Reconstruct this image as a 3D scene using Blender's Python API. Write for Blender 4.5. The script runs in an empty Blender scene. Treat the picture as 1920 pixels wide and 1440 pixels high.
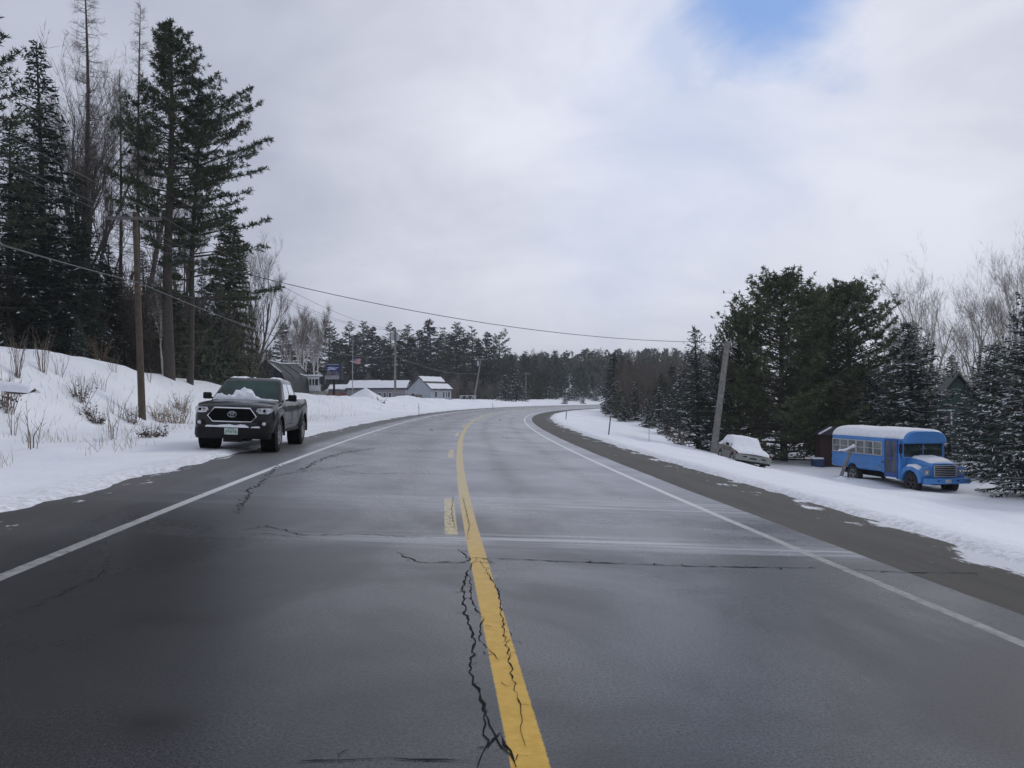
import bpy, bmesh, math, random
import numpy as np
from mathutils import Vector, Matrix, noise as mnoise

scene = bpy.context.scene
COL = scene.collection
PI = math.pi
F = 1553.0            # focal length in pixels of the 1920 wide photograph
EYE = 1.5             # eye height over the road's centre line
HOR = 748.0           # horizon row

# ---------------------------------------------------------------- camera
cam_data = bpy.data.cameras.new("camera")
cam = bpy.data.objects.new("camera", cam_data)
COL.objects.link(cam)
cam.location = (0, 0, EYE)
cam.rotation_euler = (PI / 2, 0, 0)
cam_data.sensor_width = 36.0
cam_data.lens = F / 1920 * 36
cam_data.shift_y = (HOR - 720) / 1920
cam_data.clip_end = 6000
scene.camera = cam

scene.render.engine = 'CYCLES'
scene.cycles.use_denoising = True
scene.cycles.max_bounces = 6
scene.cycles.diffuse_bounces = 3
scene.cycles.glossy_bounces = 3
scene.cycles.transparent_max_bounces = 8
scene.cycles.sample_clamp_indirect = 4
vs = scene.view_settings
vs.view_transform = 'Standard'
vs.look = 'None'
vs.exposure = 0.0
vs.gamma = 1.0


# ---------------------------------------------------------------- node helper
class NT:
    def __init__(self, tree):
        self.t = tree
        self.n = tree.nodes
        self.l = tree.links

    def new(self, typ, **kw):
        nd = self.n.new(typ)
        for k, v in kw.items():
            setattr(nd, k, v)
        return nd

    def put(self, sock, v):
        if isinstance(v, bpy.types.NodeSocket):
            self.l.new(v, sock)
        elif isinstance(v, (tuple, list)):
            if len(v) == 3 and len(sock.default_value) == 4:
                v = (*v, 1)
            sock.default_value = v
        else:
            sock.default_value = v

    def m(self, op, a, b=0.0, c=None, clamp=False):
        nd = self.new('ShaderNodeMath', operation=op)
        nd.use_clamp = clamp
        self.put(nd.inputs[0], a)
        self.put(nd.inputs[1], b)
        if c is not None:
            self.put(nd.inputs[2], c)
        return nd.outputs[0]

    def add(self, a, b): return self.m('ADD', a, b)
    def sub(self, a, b): return self.m('SUBTRACT', a, b)
    def mul(self, a, b): return self.m('MULTIPLY', a, b)

    def rng(self, v, a, b, c=0.0, d=1.0, smooth=True):
        nd = self.new('ShaderNodeMapRange')
        nd.interpolation_type = 'SMOOTHSTEP' if smooth else 'LINEAR'
        nd.clamp = True
        self.put(nd.inputs['Value'], v)
        for k, x in zip(('From Min', 'From Max', 'To Min', 'To Max'), (a, b, c, d)):
            self.put(nd.inputs[k], x)
        return nd.outputs[0]

    def mix(self, fac, a, b):
        nd = self.new('ShaderNodeMix', data_type='RGBA')
        self.put(nd.inputs['Factor'], fac)
        self.put(nd.inputs[6], a)
        self.put(nd.inputs[7], b)
        return nd.outputs[2]

    def noise(self, vec=None, scale=5.0, detail=3.0, rough=0.55, dist=0.0, dim='3D'):
        nd = self.new('ShaderNodeTexNoise', noise_dimensions=dim)
        if vec is not None:
            self.put(nd.inputs['Vector'], vec)
        nd.inputs['Scale'].default_value = scale
        nd.inputs['Detail'].default_value = detail
        nd.inputs['Roughness'].default_value = rough
        nd.inputs['Distortion'].default_value = dist
        return nd.outputs[0]

    def xyz(self, x, y, z=0.0):
        nd = self.new('ShaderNodeCombineXYZ')
        for s, v in zip(nd.inputs, (x, y, z)):
            self.put(s, v)
        return nd.outputs[0]

    def sep(self, v):
        nd = self.new('ShaderNodeSeparateXYZ')
        self.put(nd.inputs[0], v)
        return nd.outputs

    def coord(self, which='Object'):
        return self.new('ShaderNodeTexCoord').outputs[which]

    def bump(self, h, strength=0.3, dist=0.05):
        nd = self.new('ShaderNodeBump')
        nd.inputs['Strength'].default_value = strength
        nd.inputs['Distance'].default_value = dist
        self.put(nd.inputs['Height'], h)
        return nd.outputs[0]


def new_mat(name):
    m = bpy.data.materials.new(name)
    m.use_nodes = True
    nt = NT(m.node_tree)
    return m, nt, m.node_tree.nodes['Principled BSDF']


def mat(name, col, rough=0.6, metal=0.0, var=0.15, scale=6.0, spec=None, coat=0.0, bump=0.0, col2=None, dirt=None):
    """Principled with a noise variation of its colour (and an optional dirt film)."""
    m, nt, b = new_mat(name)
    co = nt.coord()
    f = nt.noise(co, scale, 4)
    c2 = col2 or tuple(max(0, c * (1 - var)) for c in col)
    c1 = tuple(min(1, c * (1 + var)) for c in col)
    c = nt.mix(nt.rng(f, .3, .7), c2, c1)
    if dirt:
        d = nt.rng(nt.noise(co, 3.1, 5, .65), .45, .75, 0, dirt[1])
        c = nt.mix(d, c, dirt[0])
    nt.put(b.inputs['Base Color'], c)
    nt.put(b.inputs['Roughness'], nt.rng(f, .2, .8, rough * .85, min(1, rough * 1.15)))
    b.inputs['Metallic'].default_value = metal
    if spec is not None:
        b.inputs['Specular IOR Level'].default_value = spec
    if coat:
        b.inputs['Coat Weight'].default_value = coat
        b.inputs['Coat Roughness'].default_value = .08
    if bump:
        nt.put(b.inputs['Normal'], nt.bump(nt.noise(co, scale * 6, 5), bump, .03))
    return m


# ---------------------------------------------------------------- sky and sun
SUN_EL, SUN_AZ = math.radians(38), math.radians(50)     # azimuth from +Y towards +X
world = bpy.data.worlds.new("World")
scene.world = world
world.use_nodes = True
w = NT(world.node_tree)
bg = world.node_tree.nodes['Background']
sky = w.new('ShaderNodeTexSky', sky_type='NISHITA')
sky.sun_disc = False
sky.sun_elevation = SUN_EL
sky.sun_rotation = SUN_AZ
sky.air_density = 1.0
sky.dust_density = 0.6
sky.ozone_density = 2.0
dirv = w.coord('Generated')
dx, dy, dz = w.sep(dirv)
up = w.m('MAXIMUM', w.add(dz, .0), 0.0)
inv = w.m('DIVIDE', 1.0, w.add(up, .55))
pl = w.xyz(w.mul(dx, inv), w.mul(dy, inv), 0.0)
n1 = w.noise(pl, 1.9, 5, .5, .5)
n2 = w.noise(w.xyz(w.mul(dx, inv), w.mul(dy, w.mul(inv, 1.3)), 3.7), 3.6, 6, .55, .4)
# broad brightness: duller up to the upper west, brightest low in the north-east
dot = w.new('ShaderNodeVectorMath', operation='DOT_PRODUCT')
w.put(dot.inputs[0], dirv)
dot.inputs[1].default_value = Vector((.25, 1, .19)).normalized()
glow = w.rng(w.add(dot.outputs['Value'], w.mul(w.sub(n2, .5), .10)), .84, 1.0)
lum = w.add(w.add(w.mul(n1, .52), w.mul(n2, .40)), w.mul(glow, .56))
cl = w.rng(lum, .30, 1.08, 0, 1, False)
cloud = w.mix(cl, (4.3, 4.65, 5.75), (8.3, 8.55, 9.6))
# the hole in the clouds and two weaker ones
n3 = w.noise(w.xyz(w.mul(dx, inv), w.mul(dy, inv), 1.2), 9.0, 6, .6, .6)
def hole(v, r0, r1, amp):
    d = w.new('ShaderNodeVectorMath', operation='DISTANCE')
    w.put(d.inputs[0], dirv)
    d.inputs[1].default_value = Vector(v).normalized()
    k = w.add(w.add(d.outputs['Value'], w.mul(w.sub(n2, .5), amp)), w.mul(w.sub(n3, .5), amp * .40))
    return w.rng(k, r0, r1, 1.0, 0.0)
h1 = w.m('MAXIMUM', hole((.305, 1, .485), .03, .150, .22), w.mul(hole((.20, 1, .425), .02, .10, .20), .38))
h2 = w.mul(hole((.22, 1, .34), .0, .26, .30), .26)
h3 = w.mul(hole((.13, 1, .19), .0, .14, .20), .16)
hh = w.m('MAXIMUM', h1, w.m('MAXIMUM', h2, h3), clamp=True)
skyblue = w.mix(.72, sky.outputs[0], (1.9, 3.9, 8.5))
w.put(bg.inputs['Color'], w.mix(w.mul(hh, .92), cloud, skyblue))
bg.inputs['Strength'].default_value = 0.1

sun_data = bpy.data.lights.new("sun", 'SUN')
sun_data.energy = 0.7
sun_data.angle = math.radians(18)
sun_data.color = (1.0, .96, .9)
sun = bpy.data.objects.new("sun", sun_data)
COL.objects.link(sun)
sd = Vector((math.sin(SUN_AZ) * math.cos(SUN_EL), math.cos(SUN_AZ) * math.cos(SUN_EL), math.sin(SUN_EL)))
sun.rotation_euler = sd.to_track_quat('Z', 'Y').to_euler()


# ---------------------------------------------------------------- object helpers
def tag(o, label=None, cat=None, group=None, kind=None):
    for k, v in (('label', label), ('category', cat), ('group', group), ('kind', kind)):
        if v:
            o[k] = v
    return o


def thing(name, label, cat, loc=(0, 0, 0), rotz=0.0, group=None):
    o = bpy.data.objects.new(name, None)
    COL.objects.link(o)
    o.empty_display_size = .3
    o.location = loc
    o.rotation_euler = (0, 0, rotz)
    return tag(o, label, cat, group)


def link(name, me, parent=None):
    o = bpy.data.objects.new(name, me)
    COL.objects.link(o)
    if parent is not None:
        o.parent = parent
    return o


def copy_tree(o, parent=None):
    c = o.copy()
    COL.objects.link(c)
    if parent is not None:
        c.parent = parent
    for ch in list(o.children):
        copy_tree(ch, c)
    return c


class MB:
    """Collects shapes; build() links them as ONE mesh object."""
    def __init__(self):
        self.v, self.f, self.mi = [], [], []

    def _add(self, vs_, fs, mi=0):
        o = len(self.v)
        self.v += [tuple(p) for p in vs_]
        self.f += [tuple(i + o for i in f) for f in fs]
        self.mi += [mi] * len(fs)
        return self

    def box(self, c, s, bev=0.0, mi=0, rot=None, taper=1.0):
        bm = bmesh.new()
        bmesh.ops.create_cube(bm, size=1.0)
        for v in bm.verts:
            k = taper if v.co.z > 0 else 1.0
            v.co = Vector((v.co.x * s[0] * k, v.co.y * s[1] * k, v.co.z * s[2]))
        if bev:
            bmesh.ops.bevel(bm, geom=bm.edges[:], offset=bev, segments=2, affect='EDGES', profile=.5)
        M = Matrix.Translation(c) @ (rot.to_4x4() if rot is not None else Matrix())
        bm.verts.index_update()
        self._add([M @ v.co for v in bm.verts], [[v.index for v in f.verts] for f in bm.faces], mi)
        bm.free()
        return self

    def tube(self, pts, rad, n=8, mi=0, caps=True, closed=False):
        pts = [Vector(p) for p in pts]
        if not isinstance(rad, (list, tuple)):
            rad = [rad] * len(pts)
        rings = []
        up_ = Vector((0, 0, 1))
        prev = None
        N = len(pts)
        for i, p in enumerate(pts):
            if closed:
                t = pts[(i + 1) % N] - pts[i - 1]
            else:
                t = pts[min(i + 1, N - 1)] - pts[max(i - 1, 0)]
            if t.length < 1e-9:
                t = Vector((0, 0, 1))
            t.normalize()
            if prev is None:
                a = t.cross(up_)
                if a.length < .05:
                    a = t.cross(Vector((1, 0, 0)))
            else:
                a = prev - t * prev.dot(t)
            a.normalize()
            prev = a
            b = t.cross(a)
            rings.append([p + (a * math.cos(2 * PI * k / n) + b * math.sin(2 * PI * k / n)) * rad[i] for k in range(n)])
        self.loft(rings, closed=True, caps=caps and not closed, mi=mi, loop=closed)
        return self

    def loft(self, rings, closed=True, caps=True, mi=0, loop=False):
        n = len(rings[0])
        vs_, fs = [], []
        for r in rings:
            vs_ += r
        R = len(rings)
        for i in range(R if loop else R - 1):
            j = (i + 1) % R
            for k in range(n if closed else n - 1):
                l = (k + 1) % n
                fs.append((i * n + k, i * n + l, j * n + l, j * n + k))
        if caps and closed:
            fs.append(tuple(range(n))[::-1])
            fs.append(tuple((R - 1) * n + k for k in range(n)))
        return self._add(vs_, fs, mi)

    def prism(self, poly, vec, mi=0):
        """Closed polygon (3d points) pushed along vec."""
        vec = Vector(vec)
        a = [Vector(p) for p in poly]
        return self.loft([a, [p + vec for p in a]], mi=mi)

    def lathe(self, prof, axis='x', c=(0, 0, 0), n=28, mi=0, closed_prof=False):
        """prof: (radius, along axis)."""
        rings = []
        for r, h in prof:
            ring = []
            for k in range(n):
                a = 2 * PI * k / n
                p = (h, r * math.cos(a), r * math.sin(a)) if axis == 'x' else ((r * math.cos(a), h, r * math.sin(a)) if axis == 'y' else (r * math.cos(a), r * math.sin(a), h))
                ring.append(Vector(p) + Vector(c))
            rings.append(ring)
        return self.loft(rings, caps=not closed_prof, mi=mi, loop=closed_prof)

    def mesh(self, name, mats, smooth=None, fix=True):
        me = bpy.data.meshes.new(name)
        me.from_pydata(self.v, [], self.f)
        for m_ in (mats if isinstance(mats, (list, tuple)) else [mats]):
            me.materials.append(m_)
        if any(self.mi):
            me.polygons.foreach_set('material_index', self.mi)
        if fix:
            bm = bmesh.new()
            bm.from_mesh(me)
            bmesh.ops.recalc_face_normals(bm, faces=bm.faces[:])
            bm.to_mesh(me)
            bm.free()
        if smooth is not None:
            me.polygons.foreach_set('use_smooth', [True] * len(me.polygons))
            me.set_sharp_from_angle(angle=math.radians(smooth))
        me.update()
        return me

    def build(self, name, mats, parent=None, smooth=40, fix=True):
        return link(name, self.mesh(name, mats, smooth, fix), parent)


def fbm(x, y, z=0.0, o=4):
    return mnoise.fractal(Vector((x, y, z)), 1.0, 2.0, o)


def sstep(a, b, x):
    t = np.clip((np.asarray(x, float) - a) / (b - a), 0, 1)
    return t * t * (3 - 2 * t)


# ---------------------------------------------------------------- the road's line
KS = [-60, 0, 8, 12, 19, 28, 45, 61, 86, 110, 153, 200, 250, 300, 800]
KH = [-.09, -.09, -.088, -.080, -.068, -.054, -.027, .005, .07, .15, .32, .55, .80, .95, .95]
DS = .5
S_ARR = np.arange(-60, 760, DS)
H_ARR = np.interp(S_ARR, KS, KH)
i0 = int(60 / DS)
CX = np.concatenate([[0], np.cumsum(np.sin(H_ARR[:-1]) * DS)])
CY = np.concatenate([[0], np.cumsum(np.cos(H_ARR[:-1]) * DS)])
CX += .38 - CX[i0]
CY -= CY[i0]
BANK = -.043


def sd_to_xy(s, d):
    cx = np.interp(s, S_ARR, CX)
    cy = np.interp(s, S_ARR, CY)
    h = np.interp(s, S_ARR, H_ARR)
    return cx + d * np.cos(h), cy - d * np.sin(h)


def xy_to_sd(x, y):
    k = int(np.argmin((CX - x) ** 2 + (CY - y) ** 2))
    h = H_ARR[k]
    ax, ay = x - CX[k], y - CY[k]
    return float(S_ARR[k] + ax * math.sin(h) + ay * math.cos(h)), float(ax * math.cos(h) - ay * math.sin(h))


EDGE_L, EDGE_R = -5.15, 5.75
TOPS = ([-60, 35, 50, 60, 80, 110, 150, 180, 250, 800], [3.3, 3.4, 2.6, 1.75, 1.35, 1.3, 1.0, .15, -.1, -.1])
RD = [5.75, 7.0, 8, 11, 13.9, 15.6, 18, 21, 30, 200]
RZ = [-.25, -.38, -.56, -1.12, -1.75, -2.1, -2.6, -2.86, -2.92, -3.0]


def ground_h(s, d, x, y):
    """Snow surface without its small bumps (numpy arrays)."""
    s, d, x, y = (np.asarray(a, float) for a in (s, d, x, y))
    road = BANK * d
    near = 1 - sstep(45, 66, s)
    st = 6.0 + 6.3 * near
    en = 13.5 + 3.6 * near
    top = np.interp(s, *TOPS)
    top = top + np.maximum(1.25 - top, 0) * sstep(17, 30, -d)
    tl = np.clip((-d - st) / (en - st), 0, 1)
    tl = tl * tl * (3 - 2 * tl)
    base = .25 + .015 * np.clip(-d - 5.15, 0, 8)
    left = base + (top - base) * tl + near * .05 * np.clip(-d - 22, 0, 60)
    rr = np.interp(d, RD, RZ)
    k = 1 - .5 * sstep(70, 130, s)
    right = np.where(d > 5.75, -.25 + (rr + .25) * k, rr)
    z = np.where(d < EDGE_L, left, np.where(d > EDGE_R, right, road))
    hill = sstep(235, 400, y) * 13 * np.exp(-((x - 55) / 130) ** 2) * sstep(15, 60, -d)
    return z + hill


def gz(x, y):
    s, d = xy_to_sd(x, y)
    return float(ground_h(s, d, x, y))


def at(px, py, Y):
    """World point that the photograph shows at pixel (px, py) and distance Y."""
    return Vector(((px - 960) * Y / F, Y, EYE + (HOR - py) * Y / F))


def px_road(px, py):
    """(s, d) of the road surface at a pixel."""
    d = 0.0
    for _ in range(12):
        Y = F * (EYE - BANK * d) / (py - HOR)
        s, d = xy_to_sd((px - 960) * Y / F, Y)
    return s, d

# ---------------------------------------------------------------- road and snow
def make_snow_mat():
    m, nt, b = new_mat("snow")
    co = nt.coord()
    f = nt.noise(co, .35, 5, .6)
    g = nt.noise(co, 6.0, 6, .65)
    fl = nt.noise(co, 40.0, 3, .6)
    c = nt.mix(nt.rng(f, .3, .7), (.82, .85, .90), (.91, .925, .955))
    # bits of bark, needles and dead grass lying on the snow
    bits = nt.mul(nt.rng(nt.noise(co, 26, 2, .5), .70, .74), nt.rng(nt.noise(co, .5, 3), .5, .62))
    c = nt.mix(nt.mul(bits, .55), c, (.16, .13, .10))

    d, s, _ = nt.sep(nt.new('ShaderNodeUVMap', uv_map='road').outputs[0])
    ee = nt.m('MAXIMUM', nt.sub(d, 5.75), nt.sub(nt.mul(d, -1.0), 5.15))
    isr = nt.rng(nt.m('ABSOLUTE', d), 4.0, 4.2)
    grime = nt.mul(nt.mul(nt.rng(nt.add(ee, nt.mul(nt.sub(nt.noise(co, 2.3, 5, .65), .5), 1.3)), -.1, .85, 1.0, 0.0), isr), nt.rng(nt.noise(co, 11, 5, .7), .38, .62))
    c = nt.mix(nt.mul(grime, .42), c, (.22, .21, .195))
    nt.put(b.inputs['Base Color'], c)
    b.inputs['Roughness'].default_value = .75
    b.inputs['Specular IOR Level'].default_value = .25
    mid = nt.noise(co, 1.6, 5, .6)
    h = nt.add(nt.add(nt.add(nt.mul(f, 2.5), nt.mul(mid, .5)), nt.mul(g, .32)), nt.mul(fl, .05))
    nt.put(b.inputs['Normal'], nt.bump(h, .42, .16))
    return m


SNOW = make_snow_mat()


def make_road_mat():
    m, nt, b = new_mat("asphalt")
    uv = nt.new('ShaderNodeUVMap', uv_map='road').outputs[0]
    d, s, _ = nt.sep(uv)
    ad = nt.m('ABSOLUTE', d)
    P = nt.xyz(d, s, 0)
    grit = nt.noise(P, 95, 3, .75)
    grit2 = nt.noise(P, 45, 3, .7)
    broad = nt.noise(nt.xyz(nt.mul(d, .9), nt.mul(s, .11), 2.0), 1.0, 5, .6)
    blot = nt.noise(nt.xyz(nt.mul(d, .5), nt.mul(s, .35), 7.0), 1.0, 5, .62, .4)
    c = nt.mix(nt.rng(nt.add(nt.mul(grit, .6), nt.mul(grit2, .4)), .38, .62), (.012, .0125, .013), (.100, .103, .110))
    c = nt.mix(nt.mul(nt.rng(grit, .66, .74), .75), c, (.24, .24, .23))
    c = nt.mix(nt.rng(blot, .38, .66, 0, .6), c, (.027, .028, .029))
    # dried salt drifts plus painted sky sheen growing with distance, thin on wheel paths
    def gauss(c0, w0, x):
        k = nt.m('DIVIDE', nt.sub(x, c0), w0)
        return nt.m('POWER', 2.718, nt.mul(nt.mul(k, k), -1.0))
    dw = nt.add(d, nt.mul(nt.sub(broad, .5), .5))
    tracks = nt.m('MAXIMUM', nt.m('MAXIMUM', gauss(.95, .22, dw), gauss(2.5, .22, dw)), nt.m('MAXIMUM', gauss(-1.0, .35, dw), gauss(-2.8, .35, dw)))
    drift = nt.noise(nt.xyz(nt.mul(d, .16), nt.add(nt.mul(s, .62), nt.mul(d, .05)), 1.3), 1.0, 6, .62, .5)
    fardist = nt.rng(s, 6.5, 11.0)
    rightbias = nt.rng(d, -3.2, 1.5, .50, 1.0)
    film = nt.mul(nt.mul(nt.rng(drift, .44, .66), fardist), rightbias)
    film = nt.m('MAXIMUM', film, nt.mul(nt.rng(s, 5, 26, 0, .80), rightbias))  # sky sheen put into the colour: paler further along the road
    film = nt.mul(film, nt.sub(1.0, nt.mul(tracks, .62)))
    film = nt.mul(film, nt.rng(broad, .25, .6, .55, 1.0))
    film = nt.m('MAXIMUM', film, nt.mul(nt.mul(nt.rng(s, 7.5, 17, 0, .78), nt.rng(d, -3.4, 1.0, .40, 1.0)), nt.sub(1.0, nt.mul(tracks, .5))))  # more painted sheen over the middle distance, strongest in the right lane
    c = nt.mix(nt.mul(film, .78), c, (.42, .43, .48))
    # two narrow bands of blown snow dust right across the road near the long crack
    band = nt.m('MAXIMUM', gauss(8.75, .40, nt.add(s, nt.mul(nt.sub(drift, .5), 1.5))), nt.mul(gauss(12.2, .8, nt.add(s, nt.mul(nt.sub(drift, .5), 3.0))), .8))
    streak = nt.noise(nt.xyz(nt.mul(d, .35), nt.mul(s, 5.0), 9.0), 1.0, 5, .6)
    band = nt.mul(nt.mul(band, nt.rng(streak, .36, .62)), nt.rng(d, -2.6, .2, .25, 1.0))
    c = nt.mix(nt.mul(band, .78), c, (.50, .51, .55))
    # the near outer lane: darker colour and weaker gloss
    near_dark = nt.mul(nt.rng(nt.add(d, nt.mul(nt.sub(blot, .5), 3.2)), -3.2, -.2, 1.0, 0.0), nt.rng(nt.add(s, nt.mul(nt.sub(blot, .5), 9.0)), 6.5, 14.0, 1.0, 0.0))
    c = nt.mix(nt.mul(near_dark, .90), c, nt.mix(nt.rng(grit, .3, .75), (.002, .0023, .0023), (.026, .028, .028)))
    lane_rough = nt.add(nt.rng(blot, .35, .65, .20, .36), nt.mul(film, .14))
    # oil stains in the near lane
    oil = nt.m('MAXIMUM', gauss(0.0, 1.0, nt.m('SQRT', nt.add(nt.m('POWER', nt.m('DIVIDE', nt.add(d, 1.62), .17), 2), nt.m('POWER', nt.m('DIVIDE', nt.sub(s, 3.82), .17), 2)))),
               nt.mul(gauss(0.0, 1.0, nt.m('SQRT', nt.add(nt.m('POWER', nt.m('DIVIDE', nt.add(d, 2.0), .4), 2), nt.m('POWER', nt.m('DIVIDE', nt.sub(s, 5.5), .16), 2)))), .6))
    c = nt.mix(nt.mul(oil, nt.rng(grit2, .25, .6, .4, .9)), c, (.008, .008, .008))
    # shoulders: drier, browner, sanded
    edge_n = nt.mul(nt.sub(nt.noise(nt.xyz(nt.mul(d, .4), nt.mul(s, .8), 5), 1, 4), .5), .10)
    shr = nt.rng(nt.add(d, edge_n), 4.12, 4.17)
    shl = nt.rng(nt.sub(edge_n, d), 4.0, 4.5)
    scol = nt.mix(nt.rng(grit, .34, .66), (.027, .026, .024), (.108, .103, .093))
    scol = nt.mix(nt.rng(nt.noise(nt.xyz(nt.mul(d, 2.0), nt.mul(s, .25), 4), 1, 5, .6), .35, .65), scol, nt.mix(nt.rng(grit2, .3, .7), (.068, .065, .059), (.104, .099, .090)))
    sh = nt.m('MAXIMUM', shr, nt.mul(shl, .62))
    c = nt.mix(sh, c, scol)
    lane_rough = nt.add(lane_rough, nt.mul(near_dark, .05))
    rough = nt.add(nt.mul(nt.sub(1.0, sh), lane_rough), nt.mul(sh, .86))
    # painted lines, worn
    wear = nt.noise(P, 9, 6, .7)
    fine = nt.mul(nt.sub(nt.noise(P, 34, 4, .7), .5), .022)
    def line(c0, half, soft=.006):
        return nt.rng(nt.add(nt.m('ABSOLUTE', nt.sub(d, c0)), fine), half, half + soft, 1.0, 0.0)
    salt = nt.rng(s, 3.5, 14, 0, .70)
    yc = nt.mix(nt.rng(wear, .3, .7), (.58, .345, .055), (.70, .45, .095))
    yc = nt.mix(salt, yc, (.56, .51, .35))
    ym = nt.mul(line(0.0, .076, .010), nt.rng(nt.add(wear, nt.mul(grit2, .25)), .36, .50, .30, 1.0))
    ph = nt.m('MODULO', nt.add(s, 2.9 - 12.0 + 12.0), 12.0)
    dash = nt.mul(nt.rng(ph, .0, .12), nt.rng(ph, 3.2, 3.5, 1.0, 0.0))
    dm = nt.mul(nt.mul(line(-.235, .066, .012), dash), nt.rng(nt.noise(P, 11, 5, .8), .42, .52, .10, 1.0))
    c = nt.mix(ym, c, yc)
    c = nt.mix(dm, c, (.58, .46, .21))
    wc = nt.mix(nt.rng(wear, .3, .75), (.22, .22, .21), (.43, .43, .415))
    wc = nt.mix(nt.rng(s, 7, 15, 0, .85), wc, (.80, .81, .83))
    wmask = nt.m('MAXIMUM', line(3.56, .053), line(-3.66, .057))
    gaps = nt.rng(nt.noise(nt.xyz(nt.mul(d, 3), nt.mul(s, 1.1), 8), 1, 5, .8), .31, .40, .0, 1.0)
    wm = nt.mul(nt.mul(wmask, gaps), nt.rng(nt.add(wear, nt.mul(grit2, .25)), .40, .56, .30, 1.0))
    c = nt.mix(nt.mul(wm, .92), c, wc)
    rough = nt.m('MAXIMUM', rough, nt.mul(nt.m('MAXIMUM', wm, ym), .6))
    # blown snow lying on the shoulders
    pn = nt.noise(nt.xyz(nt.mul(d, 2.2), nt.mul(s, .75), 12), 1, 7, .68)
    eR = nt.rng(d, 4.7, 5.75, 0, .13)
    big = nt.mul(gauss(8.2, 1.1, s), nt.rng(d, 4.9, 5.5, 0, .13))
    eL = nt.rng(nt.mul(d, -1.0), 4.55, 5.2, 0, .14)
    ps = nt.rng(nt.add(pn, nt.m('MAXIMUM', nt.add(eR, big), eL)), .665, .72)
    ps = nt.mul(ps, nt.rng(ad, 4.55, 4.7))
    # a thin line of snow packed in the seam by the left shoulder and beside the right-hand line
    c = nt.mix(nt.mul(ps, .9), c, (.74, .76, .80))
    rough = nt.m('MAXIMUM', rough, nt.mul(ps, .8))
    nt.put(b.inputs['Base Color'], c)
    nt.put(b.inputs['Roughness'], rough)
    nt.put(b.inputs['Specular IOR Level'], nt.sub(nt.rng(s, 5, 15, .26, .55), nt.mul(near_dark, .12)))
    hgt = nt.add(nt.mul(grit, .5), nt.mul(grit2, .5))
    nt.put(b.inputs['Normal'], nt.bump(hgt, .20, .008))
    return m


def grid_mesh(name, S, D, zfun, material, uvname=None, smooth=True):
    SS, DD = np.meshgrid(S, D, indexing='ij')
    X, Y = sd_to_xy(SS, DD)
    Z = zfun(SS, DD, X, Y)
    v = np.stack([X, Y, Z], -1).reshape(-1, 3)
    ns, nd = SS.shape
    idx = np.arange(ns * nd).reshape(ns, nd)
    q = np.stack([idx[:-1, :-1], idx[:-1, 1:], idx[1:, 1:], idx[1:, :-1]], -1).reshape(-1, 4)
    me = bpy.data.meshes.new(name)
    me.from_pydata(v.tolist(), [], q.tolist())
    if uvname:
        uvl = me.uv_layers.new(name=uvname)
        uvs = np.stack([DD.ravel(), SS.ravel()], -1)[q.ravel()]
        uvl.data.foreach_set('uv', uvs.ravel().astype(np.float32))
    me.materials.append(material)
    if smooth:
        me.polygons.foreach_set('use_smooth', [True] * len(me.polygons))
    me.update()
    return me


S_ROAD = np.concatenate([np.arange(-40, 60, 1.0), np.arange(60, 240, 2.0), np.arange(240, 700, 8.0)])
D_ROAD = np.linspace(-5.7, 6.15, 25)
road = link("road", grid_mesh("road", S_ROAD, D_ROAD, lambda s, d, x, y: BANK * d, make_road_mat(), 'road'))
tag(road, kind='structure')

S_G = np.concatenate([np.arange(-40, 0, 1.0), np.arange(0, 45, .25), np.arange(45, 130, .8), np.arange(130, 300, 4.0), np.arange(300, 700, 15.0)])
dl = np.concatenate([-np.array([320, 220, 150, 110, 85, 70, 60, 52, 46, 41, 37, 33.5]), -np.arange(31, 6.0, -.5), -np.arange(6.0, 4.4, -.12)])
dr = np.concatenate([np.arange(4.7, 6.6, .12), np.arange(6.7, 31, .5), np.array([33, 36, 40, 45, 52, 60, 72, 90, 115, 140])])


def nz(x, y, sc, z=0.0, o=4):
    out = np.empty(x.size)
    xf, yf = x.ravel() * sc, y.ravel() * sc
    for i in range(x.size):
        out[i] = fbm(xf[i], yf[i], z, o)
    return out.reshape(x.shape)


def snow_z(side):
    def fn(s, d, x, y):
        base = ground_h(s, d, x, y)
        ad = -d if side == 'l' else d
        edge = 5.15 if side == 'l' else 5.75
        w_ = nz(x, y, .45, 3.0, 3) * .22 + nz(x, y, 2.2, 5.0, 3) * .10
        e = ad - edge + w_
        lip = -.06 + .115 * sstep(-.12, .22, e)
        road_ = BANK * d
        z = np.where(e < .25, road_ + lip, np.where(ad < edge + .6, np.maximum(base, road_ + .03), base) + .045)
        amp = sstep(edge + .3, edge + 3.5, ad)
        z = z + amp * (nz(x, y, .22, 1.0, 3) * .16 + nz(x, y, .9, 2.0, 3) * .05)
        if side == 'l':   # the ploughed-up bank across the bend
            bk = sstep(58, 66, s) * (1 - sstep(150, 175, s)) * sstep(8, 11, ad) * (1 - sstep(15, 19, ad))
            z = z + bk * (np.abs(nz(x, y, .33, 9.0, 3)) * .55)
        return z
    return fn


gl = link("snow_ground", grid_mesh("snow_verge", S_G, dl, snow_z('l'), SNOW, 'road'))
tag(gl, kind='structure')
gr = link("snow_ground", grid_mesh("snow_slope", S_G, dr[::1], snow_z('r'), SNOW, 'road'))
tag(gr, kind='structure')
fg = MB()
fg._add([(-880, -240, -7), (1000, -240, -7), (1000, 1240, -7), (-880, 1240, -7)], [(0, 1, 2, 3)])
tag(fg.build("distant_ground", SNOW, smooth=None), kind='structure')

# ---- cracks: thin ragged strips lying just over the asphalt
rng = random.Random(5)
CR = MB()


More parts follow.
